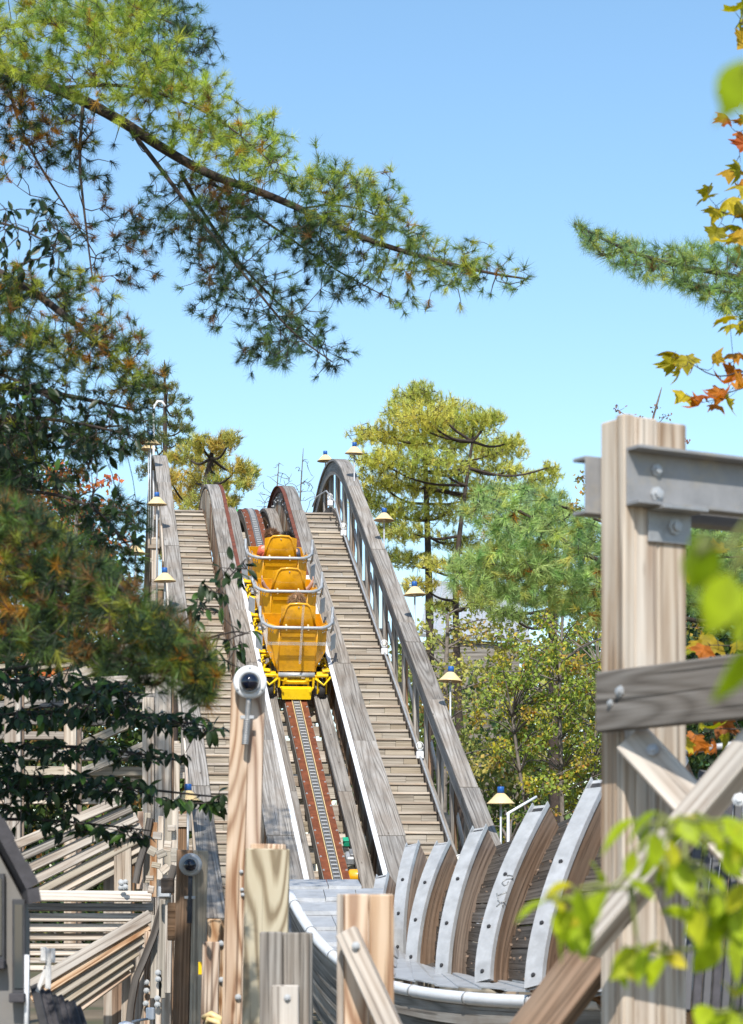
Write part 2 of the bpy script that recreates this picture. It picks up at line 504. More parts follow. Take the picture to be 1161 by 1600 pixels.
bolt_me = bolt_mb.mesh('bolt', M_GALV)
s = S0 + .2
while s < 17:
    for sg in (-1, 1): put('bolt', bolt_me, lift_frame(s, sg * .16, .022) @ Matrix.Scale(.7, 4), lift)
    s += .42
# ties across, standing on edge and lying flat in turn
s = S0; k = 0
while s < 16.5:
    wv = random.uniform(-.02, .02)
    g = lift_frame(s, 0, -.30)
    me = MB().board(g @ Vector((-.80 + wv, 0, 0)), g @ Vector((.62 + wv, 0, 0)), .16 if k % 3 else .24, .045,
                    (g.to_3x3() @ Vector((0, -.75, .25))) if k % 3 else (g.to_3x3() @ Vector((0, -.45, 1)))).build('cross_tie', M_PALE if k % 2 else M_TAN, lift)
    s += random.choice((.46, .52, .58)); k += 1

# --- the two side walls with their cap boards and guide strips
def side_wall(sg, label):
    w = thing('track_wall', label, 'coaster wall', L(0, sg * .85, 0), 'side walls of the lift')
    caps = [S0, .6, 3.9, 7.1, 9.6, 12.7, 15.4, 18.2, 21.4, 24.8]
    for i, (a, b) in enumerate(zip(caps, caps[1:])):
        lift_n = .004 * (i % 2)
        swept('cap_board', M_GREY, w, a, b - .014, lambda s: sg * (.585 + .006 * min(s, 14)), lambda s: sg * (.965 - .004 * min(s, 14) + .010 * (i % 3)), .47 + lift_n, .525 + lift_n)
    for a, b in zip(caps[:-1], caps[1:]):
        swept('cap_board', M_GREY, w, a + .9, min(24.8, b + .9) - .014, lambda s: sg * (.61 + .006 * min(s, 14)), lambda s: sg * (.95 - .004 * min(s, 14)), .415, .466)
    for i, (a, b) in enumerate(((S0, 1.0), (1.0, 4.0), (4.0, 7.5), (7.5, 11.5), (11.5, 14.2), (14.2, 18.0), (18.0, 24.5))):
        mat = M_WHITE if a < 11 else M_RUSTDK
        swept('guide_strip', mat, w, a, b - .015, lambda s: sg * (.51 + .006 * min(s, 14)), lambda s: sg * (.58 + .006 * min(s, 14)), .505, .522, label='white painted guide strip' if a < 11 else 'rust red guide strip')
        swept('guide_strip', mat, w, a, b - .015, lambda s: sg * (.567 + .006 * min(s, 14)), lambda s: sg * (.58 + .006 * min(s, 14)), .40, .503)
    s = S0; k = 0
    while s < 24.2:
        top = .40 + random.uniform(-.03, .0)
        bt = random.choice((M_BROWN, M_BROWN, M_TAN))
        wd = .27 if k % 2 else .19
        p0, p1 = L(s, sg * .66, -.34), Ln(s, sg * .69, top)
        board('wall_stud', p0, p1, wd, .045, bt, w, up=R_)
        b2 = lift_frame(s, sg * .655, top - .1 - .06 * (k % 2))
        put('bolt', bolt_me, b2 @ Matrix.Rotation(-sg * math.pi / 2, 4, 'Y') @ Matrix.Scale(1.25, 4), w)
        q0, q1 = L(s + .1, sg * .91, -.30), Ln(s + .1, sg * .90, .41)
        board('outer_stud', q0, q1, random.choice((.16, .22, .27)), .04, random.choice((M_BROWN, M_TAN, M_BROWN)), w, up=R_)
        s += .30; k += 1
    return w
side_wall(1, 'grey plank wall along the right side of the lift, white strip on its inner edge')
side_wall(-1, 'grey plank wall between the train and the stairs on the left of the lift')

# --- stairs
def stairs(sg, label):
    st = thing('staircase', label, 'stairs', L(0, sg * 1.38, -.1), 'stairs beside the lift')
    RISE = .157; GO = RISE / SLOPE
    tw, t0 = .73, 1.00
    tread = MB().box(Matrix.Identity(4), tw, .292, .036).mesh('tread', M_PALE)
    s = S0 - GO; k_ = 0
    while s < 17.1:
        z_ = prof(s) + RISE; s += GO
        while prof(s) < z_: s += .005
        c = P0 + U * (s + .123) + R_ * (sg * (t0 + tw / 2)) + ZU * (prof(s))
        m = Matrix((R_, U, ZU)).transposed().to_4x4(); m.translation = c
        m = m @ Matrix.Rotation(random.uniform(-.006, .006), 4, 'Y')
        put('tread', tread, m, st)
        k_ += 1
        sp = (.36 if k_ % 2 else .64) * tw + random.uniform(-.03, .03)
        for a, b in ((0, sp), (sp + .004, tw)):
            c0 = P0 + U * (s + .012 + random.uniform(-.004, .004)) + ZU * (prof(s) - RISE / 2 - .002)
            x0, x1 = (t0 + a, t0 + b) if sg > 0 else (-t0 - tw + a, -t0 - tw + b)
            MB().board(c0 + R_ * x0, c0 + R_ * x1, RISE - .04, .022, -U).build('riser', M_TAN, st)
    for a, b in ((S0, 3.2), (3.2, 8.6), (8.6, 13.3), (13.3, 21.5)):
        swept('stringer', M_GREY, st, a, b - .012, sg * 1.735, sg * 1.785, -.14, .10)
        swept('stringer', M_BROWN, st, a, b - .012, sg * .990, sg * 1.000, -.22, .02)
    return st
stairs(1, 'weathered plank stairs climbing on the right of the lift under the arched handrail')
stairs(-1, 'weathered plank stairs climbing on the left of the lift behind the dark leaves')

# --- handrails: posts, top boards, braces, outer bents down to the ground
def handrail(sg, label):
    h = thing('handrail', label, 'handrail', L(0, sg * 1.88, 0), 'timber handrails of the lift')
    RH = 1.10
    cuts = [S0 + .3 if sg > 0 else S0 - .3, .95, 4.15, 6.6, 7.5, 11.3, 15.2, 17.6, 20.6, 24.4]
    for i, (a, b) in enumerate(zip(cuts, cuts[1:])):
        e = .006 * (i % 2)
        swept('top_rail', M_GREY, h, a, b - .012, sg * (1.755), sg * (2.03 - .015 * (i % 2)), RH - .05 + e, RH + e)
        swept('rail_ply', M_GREY, h, a + .4, min(24.4, b + .4) - .012, sg * 1.79, sg * 1.98, RH - .105, RH - .053)
        swept('side_rail', M_GREY, h, a, b - .012, sg * 1.79, sg * 1.83, RH - .32, RH - .108)
    s = S0 + .5; k = 0
    while s < 23.5:
        zt = RH - .32
        for dt, mat, th in ((1.855, M_GREY, .045), (1.905, M_BROWN if k % 2 else M_GREY, .04)):
            lo = -.45 if dt < 1.88 else -.6
            board('rail_post', L(s, sg * dt, lo), L(s, sg * dt, zt + .2), .16, th, mat, h, up=R_)
        if k % 2 == 0 and s > -1:
            board('rail_brace', L(s + .12, sg * 1.93, -.1), L(s + 1.32, sg * 1.93, zt - .55), .09, .04, M_PALE, h, up=R_)
        s += 1.32; k += 1
    return h
handrail(1, 'tall arched handrail of grey boards on the right side of the lift')
handrail(-1, 'straight grey handrail of heavy boards on the left side of the lift')

# --- the bents that carry the hill
def bent(s, label):
    b = thing('timber_bent', label, 'trestle', (P0 + U * s + ZU * (-P0.z)), 'trestle frames under the lift')
    zt = P0.z + prof(s) - .55
    for t in (-2.0, -1.0, 1.0, 2.0):
        board('bent_post', Vector(P0 + U * s + R_ * t) * 1 - ZU * P0.z, P0 + U * s + R_ * t + ZU * (zt - P0.z + .02), .19, .14, random.choice((M_BROWN, M_TAN, M_PALE)), b, up=R_)
    board('bent_cap', P0 + U * (s - .1) + R_ * -2.15 + ZU * (zt - P0.z - .12), P0 + U * (s - .1) + R_ * 2.15 + ZU * (zt - P0.z - .12), .2, .06, M_PALE, b, up=-U)
    z = 1.2
    while z < zt - 1.0:
        board('bent_girt', P0 + U * (s - .11) + R_ * -2.2 + ZU * (z - P0.z), P0 + U * (s - .11) + R_ * 2.2 + ZU * (z - P0.z), .16, .05, M_PALE, b, up=-U)
        board('bent_brace', P0 + U * (s + .11) + R_ * -2.0 + ZU * (z - P0.z), P0 + U * (s + .11) + R_ * 2.0 + ZU * (z + min(1.6, zt - z) - P0.z), .16, .05, M_TAN, b, up=-U)
        z += 1.75
    return b
BN = ['nearest', 'second', 'third', 'fourth', 'fifth', 'sixth', 'seventh', 'eighth']
for i in range(8):
    bent(-1.6 + i * 2.65, '%s timber trestle frame counted up the hill, carrying the lift' % BN[i])

# --- conduit and guarded lights along the right stringer
cd = MB().tube([Ln(s, 1.70, .17) for s in srange(S0 + .4, 15.3)] + [L(15.9, 1.62, .55), L(16.4, 1.5, .62), L(16.7, 1.32, .42), L(16.8, 1.25, .2)], .017, 8)
tag(cd.build('conduit_pipe', M_GALV), 'grey conduit pipe following the right stair stringer up the hill', 'pipe')
def bulkhead(s, label):
    o = thing('guarded_light', label, 'stair light', L(s, 1.70, .2), 'small guarded lights on the stair conduit')
    m = Matrix((R_, U, ZU)).transposed().to_4x4(); m.translation = L(s, 1.70, .19)
    MB().box(m @ Matrix.Translation((0, 0, 0)), .11, .09, .11).build('junction_box', M_WHITE, o)
    MB().lathe([(.0, .055), (.04, .056), (.045, .075), (.03, .09), (.0, .095)], m, 10).build('lamp_base', M_GALV, o)
    MB().lathe([(.026, .09), (.034, .12), (.034, .16), (.02, .185), (0, .19)], m, 10).build('lens', M_LENS, o)
    ring = [m @ Vector((math.cos(a) * .055, 0, .14 + math.sin(a) * .062)) for a in [k * math.pi / 8 for k in range(17)]]
    MB().tube(ring, .007, 5).build('guard', M_WHITE, o)
for s, lab in ((0.2, 'lowest small guarded light on the right stair conduit, beside the arched handrail foot'),
               (4.1, 'small guarded light on the right stair conduit just below the height of the train wheels'),
               (8.5, 'small guarded light on the right stair conduit beside the middle of the train'),
               (15.0, 'small guarded light near the top of the right stairs, below the crest of the handrail')):
    bulkhead(s, lab)
# eyebolt-like light at the head of the stairs
bulkhead(17.6, 'topmost small guarded light at the crest of the right stairs')

# --- path lamps: cream cone shades, blue caps, thin poles
def lamp(s, t, zh, label, low=-.35):
    top = L(s, t, zh)
    o = thing('path_lamp', label, 'lamp', L(s, t, low), 'cream cone lamps along the handrails')
    MB().tube([L(s, t, low), top + ZU * .1], .015, 8).build('pole', M_GALV, o)
    m = Matrix.Translation(top) @ Matrix.Rotation(random.uniform(-.06, .06), 4, 'X') @ Matrix.Rotation(random.uniform(-.06, .06), 4, 'Y')
    MB().lathe([(.188, -.006), (.192, .0), (.165, .022), (.065, .125), (.05, .135), (.0, .136)], m, 28).build('shade', M_SHADE, o)
    MB().lathe([(.0, .122), (.06, .118), (.158, .017), (.188, -.006)], m, 28).build('shade_lining', M_SHADE, o)
    MB().lathe([(.0, .134), (.046, .136), (.046, .215), (.04, .224), (.0, .226)], m, 16).build('cap', M_BLUE, o)
    MB().lathe([(0, -.02), (.022, -.012), (.03, .02), (.026, .06), (.015, .1)], m, 10).build('bulb', M_LENS, o)
LS = [(-1.2, 'first from the bottom'), (3.2, 'second from the bottom'), (7.1, 'third from the bottom'), (11.2, 'fourth from the bottom'), (15.1, 'fifth from the bottom'), (20.8, 'last, beyond the crest')]
for s, w in LS:
    lamp(s, 2.04 if s < 15 else 1.93, (1.70 - .006 * s + (.15 if s > 15 else 0)) if s < 20 else 1.72, 'cream lamp with blue cap beside the right handrail, %s' % w, low=-.3)
for s, w in ((-1.2, 'lowest, below the dark leaves'), (7.4, 'above the pine bough'), (11.6, 'halfway up the handrail'), (15.6, 'near the top of the handrail'), (20.6, 'farthest, beyond the handrail crest')):
    lamp(s, -2.13 if s < 20 else -2.03, 1.72 if s < 20 else 1.8, 'cream lamp with blue cap beside the left handrail, %s' % w, low=-.3)
lamp(10.4, -2.55, 1.2, 'cream cone lamp half hidden in leaves, left of the left handrail', low=-.2)

# slim white pole with a bent top above the left handrail
pl = thing('white_pole', 'slim white pole with a curled top behind the left handrail crest', 'pole', L(19.5, -2.2, -.5))
MB().tube([L(19.5, -1.95, -.5), L(19.5, -1.95, 2.3)], .022, 8).build('shaft', M_WHITE, pl)
MB().tube([L(19.5, -1.95, 2.25), L(19.5, -1.93, 2.4), L(19.5, -1.86, 2.5), L(19.5, -1.77, 2.49), L(19.5, -1.7, 2.39)], .03, 8).build('curled_top', M_WHITE, pl)

# small green and white board past the crest
gs = thing('crest_board', 'small green and white board standing past the crest of the lift', 'sign', P(362, 812, 53.6))
MB().box(Matrix.Translation(P(362, 799, 53.6)), .42, .04, .07).build('green_band', M_GREENP, gs)
MB().box(Matrix.Translation(P(362, 807, 53.6)), .40, .03, .14).build('white_panel', M_WHITE, gs)
for dx in (-.15, .15):
    MB().box(Matrix.Translation(P(362, 830, 53.66) + Vector((dx, 0, -.1))), .05, .05, .75).build('board_post', M_GREENP, gs)

# drive parts between the rails at the foot of the lift
def clutter():
    g = lift_frame(.62, .32, -.06)
    o = thing('green_box', 'small green plastic box lying between the lift rails', 'box', g.translation)
    g = lift_frame(1.62, .31, -.08)
    MB().box(g, .15, .12, .09, .015).build('body', M_TEAL, o)
    MB().box(g @ Matrix.Translation((0, 0, .052)), .16, .13, .014).build('lid', M_TEAL, o)
    o = thing('drive_gearbox', 'grey metal drive gearbox between the lift rails below the green box', 'gearbox', lift_frame(1.0, .3, -.1).translation)
    g = lift_frame(1.08, .31, -.06)
    MB().box(g, .20, .24, .12, .02).build('housing', M_GALV, o)
    MB().lathe([(.0, -.09), (.07, -.09), (.075, .0), (.05, .02), (.05, .11), (0, .112)], g @ Matrix.Rotation(math.pi / 2, 4, 'X'), 14).build('bearing_cover', M_SHEET, o)
    MB().box(g @ Matrix.Translation((.0, .02, .075)), .09, .2, .04).build('bracket', M_STEEL, o)
    o = thing('motor_cover', 'yellow motor cover between the lift rails beneath the grey gearbox', 'motor', lift_frame(.5, .33, -.1).translation)
    g = lift_frame(.52, .335, -.06)
    MB().lathe([(0, -.15), (.07, -.15), (.1, -.13), (.105, .1), (.09, .13), (.04, .15), (0, .15)], g @ Matrix.Rotation(math.pi / 2, 4, 'Y'), 18).build('shell', M_AMBER, o)
    MB().box(g @ Matrix.Translation((0, 0, -.09)), .26, .16, .06).build('foot', M_AMBER, o)
clutter()
# ------------------------------------------------------------------ strands and leaves in bulk
def unit(a): return a / np.maximum(np.linalg.norm(a, axis=-1, keepdims=True), 1e-9)
def palette(n, cols, wts, jit=.18):
    c = np.array(cols)[RNG.choice(len(cols), n, p=np.array(wts) / sum(wts))]
    return c * RNG.uniform(1 - jit, 1 + jit, (n, 1)) * RNG.uniform(1 - jit * .4, 1 + jit * .4, (n, 3))
def needles(pos, dirs, n, ln, w, col, lo=.25, hi=1.25, droop=.12, along=.5):
    """n thin needles at every tuft: triangles fanning about the twig's direction."""
    N = len(pos); d = np.repeat(dirs, n, 0); p = np.repeat(pos, n, 0); M = N * n
    r = RNG.normal(size=(M, 3)); side = unit(r - d * np.sum(r * d, 1, keepdims=True))
    th = RNG.uniform(lo, hi, (M, 1))
    nd = unit(d * np.cos(th) + side * np.sin(th) + np.array([0, 0, -droop]))
    L_ = ln * RNG.uniform(.65, 1.1, (M, 1)) * np.repeat(RNG.uniform(.75, 1.15, (N, 1)), n, 0)
    b = p - d * RNG.uniform(0, along, (M, 1)) * ln
    ws = unit(np.cross(nd, RNG.normal(size=(M, 3)))) * w
    V = np.stack([b - ws / 2, b + ws / 2, b + nd * L_], 1).reshape(-1, 3)
    c = np.repeat(np.repeat(col, n, 0) * RNG.uniform(.8, 1.2, (M, 1)), 3, 0)
    return V, np.arange(3 * M).reshape(-1, 3), c
def npobj(name, V, Fc, mat, parent, cols=None, **kw):
    return tag(link(bpy.data.objects.new(name, mesh_np(name, V, Fc, mat, cols)), parent), **kw)

M_HAIR = foliage('hair_strands', .1)
# ------------------------------------------------------------------ the train
def fold(M, pts, th):
    """Panel from a polygon with thickness th towards -Y in M."""
    mb = MB(); n = len(pts)
    f = [M @ Vector(p) for p in pts]
    A, B, C_ = f[0], f[1], f[2]
    nn = (B - A).cross(C_ - A).normalized() * th
    b = [p - nn for p in f]
    mb.add(f + b, [list(range(n)), list(range(2 * n - 1, n - 1, -1))] + [[i, i + n, (i + 1) % n + n, (i + 1) % n] for i in range(n)])
    return mb

def coaster_car(s, label):
    G = lift_frame(s, .0, 0)
    o = thing('coaster_car', label, 'coaster car', G.translation, 'yellow cars of the coaster train')
    # in the car's frame: X across, Y up the hill, Z square to the track; the rear panel stands at Y = 0
    zb, zm, zt = .50, .80, 1.27
    xb, xc, x1 = .30, .31, .485             # half widths: bottom of rear panel, fold lines, sides
    lean = -.10
    def q(x, y, z): return Vector((x, y + lean * (z - .5), z))
    LN = 1.34
    # shell: rear, two chamfered corners, sides, nose, floor, each a panel of its own
    fold(G, [q(-xc, 0, zb), q(xc, 0, zb), q(xc, 0, zt), q(-xc, 0, zt)], .012).build('rear_panel', M_AMBER, o)
    for sg in (-1, 1):
        pts = [q(sg * (xc + .002), 0, zb), q(sg * (xc + .03), .16, zb - .0), q(sg * x1, .20, zm), q(sg * x1, .20, zt), q(sg * (xc + .002), 0, zt)]
        fold(G, pts if sg > 0 else pts[::-1], .012).build('corner_panel', M_AMBER, o)
        pts = [q(sg * x1, .203, zm), q(sg * x1, LN, zm - .05), q(sg * x1, LN, zt - .20), q(sg * x1, .75, zt - .18), q(sg * x1, .38, zt - .02), q(sg * x1, .203, zt)]
        fold(G, pts if sg > 0 else pts[::-1], .012).build('side_panel', M_AMBER, o)
        pts = [q(sg * (xc + .03), .163, zb), q(sg * (xc + .03), LN, zb), q(sg * x1, LN, zm - .053), q(sg * x1, .203, zm - .003)]
        fold(G, pts if sg > 0 else pts[::-1], .012).build('lower_panel', M_AMBER, o)
        # raised seam strips along the folds and bolts
        MB().tube([G @ q(sg * xc, -.004, zb), G @ q(sg * xc, -.004, zt)], .012, 6).build('fold_seam', M_AMBER, o)
        for zz in (zt - .06, zt - .11):
            for xx in (x1 - .04, x1 - .075):
                yy = .2 * (xx - xc) / (x1 - xc)
                put('bolt', bolt_me, G @ Matrix.Translation(q(sg * xx, yy - .012, zz)) @ Matrix.Rotation(math.pi / 2, 4, 'X') @ Matrix.Scale(.42, 4), o)
        for zz in (zm - .02, zm - .12):
            put('bolt', bolt_me, G @ Matrix.Translation(q(sg * (x1 - .06), .145, zz)) @ Matrix.Rotation(math.pi / 2, 4, 'X') @ Matrix.Scale(.42, 4), o)
    # top lip and rear ledge
    MB().tube([G @ q(-x1, .45, zt - .02), G @ q(-x1, .2, zt), G @ q(-xc, -.0, zt), G @ q(xc, -.0, zt), G @ q(x1, .2, zt), G @ q(x1, .45, zt - .02)], .016, 8).build('top_lip', M_AMBER, o)
    fold(G, [q(-.28, -.02, zt - .15), q(.28, -.02, zt - .15), q(.28, -.022, zt - .09), q(-.28, -.022, zt - .09)], .006).build('rear_crease', M_AMBER, o)
    MB().box(G @ Matrix.Translation((0, LN / 2 + .1, zb)), .62, LN - .1, .03).build('floor_pan', M_AMBER, o)
    fold(G, [q(.48, LN, zb), q(-.48, LN, zb), q(-.48, LN, zt - .2), q(.48, LN, zt - .2)], .012).build('front_panel', M_AMBER, o)
    # seat back: a domed trapezoid with a rolled rim
    SB = G @ Matrix.Translation((0, .10, zt - .02)) @ Matrix.Rotation(math.radians(6), 4, 'X')
    prof_ = [(-.285, 0), (-.225, .22), (-.185, .335), (-.14, .385), (0, .395), (.14, .385), (.185, .335), (.225, .22), (.285, 0)]
    mb = MB(); n = len(prof_)
    grid = []
    for j in range(9):
        f = j / 8
        for x, z in prof_:
            zz = z * f
            # width at this height along the outline
            ws = np.interp(zz, [0, .22, .335, .385, .395], [.285, .225, .185, .14, .08]) if f < 1 else None
            k = x / .285 if f < 1 else None
            if f < 1: xx = ws * (prof_.index((x, z)) - (n - 1) / 2) / ((n - 1) / 2); zq = .395 * f
            else: xx, zq = .08 * (prof_.index((x, z)) - (n - 1) / 2) / ((n - 1) / 2), .395
            bulge = -.045 * math.cos(xx / max(ws if ws else .08, .05) * 1.5) * math.sin(math.pi * min(1, .15 + f * .8))
            grid.append((xx, bulge, zq))
    vs = [SB @ Vector(p) for p in grid]
    fs = [[j * n + i, j * n + i + 1, (j + 1) * n + i + 1, (j + 1) * n + i] for j in range(8) for i in range(n - 1)]
    sb = mb.add(vs, fs, smooth=True).build('seat_back', M_AMBER, o)
    MB().tube([SB @ Vector((x, -.005, z)) for x, z in prof_], .02, 8).build('seat_rim', M_AMBER, sb)
    mb = MB()
    fr = [SB @ Vector((x * .97, .07, z * .98)) for x, z in prof_]
    mb.add(fr, [list(range(n))[::-1]]).build('seat_cushion', M_TYRE, sb)
    put('bolt', bolt_me, SB @ Matrix.Translation((0, -.03, .34)) @ Matrix.Rotation(math.pi / 2, 4, 'X') @ Matrix.Scale(.5, 4), sb)
    # tubular bar round the rear
    barpts = [(-.60, .50, zt + .17), (-.595, .38, zt + .05), (-.57, .20, zt + .0), (-.50, .05, zt - .005), (-.40, -.075, zt + .005), (-.28, -.10, zt + .012), (.28, -.10, zt + .012), (.40, -.075, zt + .005),
              (.50, .05, zt - .005), (.57, .20, zt + .0), (.595, .38, zt + .05), (.60, .50, zt + .17)]
    bar = MB().tube([G @ Vector(p) for p in barpts], .026, 10).build('grab_bar', M_GALV, o)
    for x in (-.2, .16):
        MB().box(G @ Matrix.Translation((x, -.05, zt - .0)), .03, .13, .07).build('bar_bracket', M_SHADE, bar)
    # white and grey side plates left and right
    for sg in (-1, 1):
        MB().box(G @ Matrix.Translation((sg * .61, .26, .92)) @ Matrix.Rotation(-sg * .5, 4, 'Z'), .012, .20, .27).build('side_plate', M_SHEET, o)
        MB().box(G @ Matrix.Translation((sg * .56, .33, 1.12)), .12, .05, .05).build('plate_arm', M_SHEET, o)
        MB().tube([G @ Vector((sg * .56, .2, 1.10)), G @ Vector((sg * .60, .12, 1.30)), G @ Vector((sg * .60, .2, 1.37))], .016, 6).build('step_handle', M_SHEET, o)
    # chassis
    MB().lathe([(0, -.30), (.042, -.30), (.042, .30), (0, .30)], G @ Matrix.Translation((0, -.03, .445)) @ Matrix.Rotation(math.pi / 2, 4, 'Y'), 14).build('axle_roller', M_GALV, o)
    for sg in (-1, 1):
        MB().box(G @ Matrix.Translation((sg * .285, .02, .35)), .035, .16, .24).build('chassis_bracket', M_YELLOW, o)
        MB().box(G @ Matrix.Translation((sg * .205, .05, .31)), .03, .10, .16).build('chassis_bracket', M_YELLOW, o)
        MB().box(G @ Matrix.Translation((sg * .18, .62, .40)), .06, 1.35, .10).build('chassis_beam', M_YELLOW, o)
    MB().box(G @ Matrix.Translation((0, .03, .31)), .40, .05, .09).build('cross_bar', M_YELLOW, o)
    MB().tube([G @ Vector((-.27, -.02, .36)), G @ Vector((-.12, -.04, .33)), G @ Vector((.12, -.04, .33)), G @ Vector((.27, -.02, .36))], .02, 6).build('tie_rod', M_YELLOW, o)
    bm_ = MB()
    pts = [(-.255, -.16, .245), (.255, -.16, .245), (.235, -.175, .07), (-.235, -.175, .07)]
    f0 = [G @ Vector(p) for p in pts]; f1 = [G @ Vector((p[0] * .96, p[1] + .13, p[2])) for p in pts]
    bm_.add(f0 + f1, [[0, 3, 2, 1], [4, 5, 6, 7], [0, 1, 5, 4], [1, 2, 6, 5], [2, 3, 7, 6], [3, 0, 4, 7]]).build('bumper', M_YELLOW, o)
    for sg in (-1, 1):
        MB().box(G @ Matrix.Translation((sg * .245, -.17, .24)) @ Matrix.Rotation(sg * .5, 4, 'Y'), .03, .05, .10).build('bumper_horn', M_YELLOW, o)
    # bogies: forks, wheels, guide wheels
    for yb in (-.02, .92):
        for sg in (-1, 1):
            bx = sg * .43
            w = MB().lathe([(.0, -.045), (.05, -.045), (.055, -.05), (.105, -.05), (.12, -.035), (.12, .035), (.105, .05), (.055, .05), (.05, .045), (0, .045)],
                           G @ Matrix.Translation((bx, yb, +.175)) @ Matrix.Rotation(math.pi / 2, 4, 'Y'), 22).build('wheel', M_TYRE, o)
            MB().lathe([(.0, -.056), (.05, -.055), (.05, .055), (0, .056)], G @ Matrix.Translation((bx, yb, .175)) @ Matrix.Rotation(math.pi / 2, 4, 'Y'), 14).build('hub', M_YELLOW, w)
            fk = MB()
            for dx in (-.072, .072):
                fk.box(G @ Matrix.Translation((bx + dx, yb + .02, .28)), .022, .11, .32)
            fk.box(G @ Matrix.Translation((bx, yb + .03, .445)), .19, .18, .04)
            fk.build('wheel_fork', M_YELLOW, o)
            ar = MB()
            ar.board(G @ Vector((bx, yb + .04, .42)), G @ Vector((sg * .2, yb + .1, .38)), .09, .05, G.to_3x3() @ Vector((0, 0, 1)))
            ar.tube([G @ Vector((bx - sg * .12, yb - .05, .40)), G @ Vector((bx + sg * .02, yb - .10, .30)), G @ Vector((bx + sg * .14, yb - .02, .42))], .02, 6)
            ar.build('bogie_arm', M_YELLOW, o)
            gw = G @ Matrix.Translation((sg * .56, yb + .06, .46))
            MB().lathe([(0, -.03), (.06, -.03), (.075, -.02), (.075, .02), (.06, .03), (0, .03)], gw, 16).build('guide_wheel', M_TYRE, o)
            MB().lathe([(0, -.04), (.03, -.04), (.03, .05), (0, .05)], gw, 10).build('guide_axle', M_GALV, o)
            ar2 = MB().board(G @ Vector((bx, yb + .05, .50)), G @ Vector((sg * .585, yb + .06, .51)), .11, .025, G.to_3x3() @ Vector((0, 0, 1)))
            for k in range(3):
                a = yb + .12 + k * .2
                ar2.tube([G @ Vector((sg * .47, a, .40)), G @ Vector((sg * .55, a + .07, .46)), G @ Vector((sg * .49, a + .16, .51))], .022, 6)
            ar2.build('guide_arm', M_YELLOW, o)
    MB().board(G @ Vector((0, LN - .05, .36)), G @ Vector((0, LN + .52, .36)), .08, .06, G.to_3x3() @ Vector((0, 0, 1))).build('drawbar', M_YELLOW, o)
    return o, G

CARS = [(6.78, 'rearmost yellow coaster car, nearest the camera, with its yellow bumper showing'),
        (8.52, 'middle yellow coaster car, its rider holding both hands up'),
        (10.26, 'front yellow coaster car, highest up the hill, with two riders')]
cars = [coaster_car(s, lab) for s, lab in CARS]

# clear plastic strips strapped across the rear car
G0 = cars[0][1]
o = thing('clear_strap', 'clear plastic strips crossed over the back of the rearmost car', 'strap', G0 @ Vector((0, -.15, 1.1)))
MB().board(G0 @ Vector((-.52, -.13, 1.02)), G0 @ Vector((.54, -.13, 1.02)), .055, .006, G0.to_3x3() @ Vector((0, -1, 0))).build('cross_strip', M_ACRYL, o)
MB().board(G0 @ Vector((.035, -.15, .68)), G0 @ Vector((.06, -.13, 1.68)), .04, .006, G0.to_3x3() @ Vector((0, -1, 0))).build('upright_strip', M_ACRYL, o)

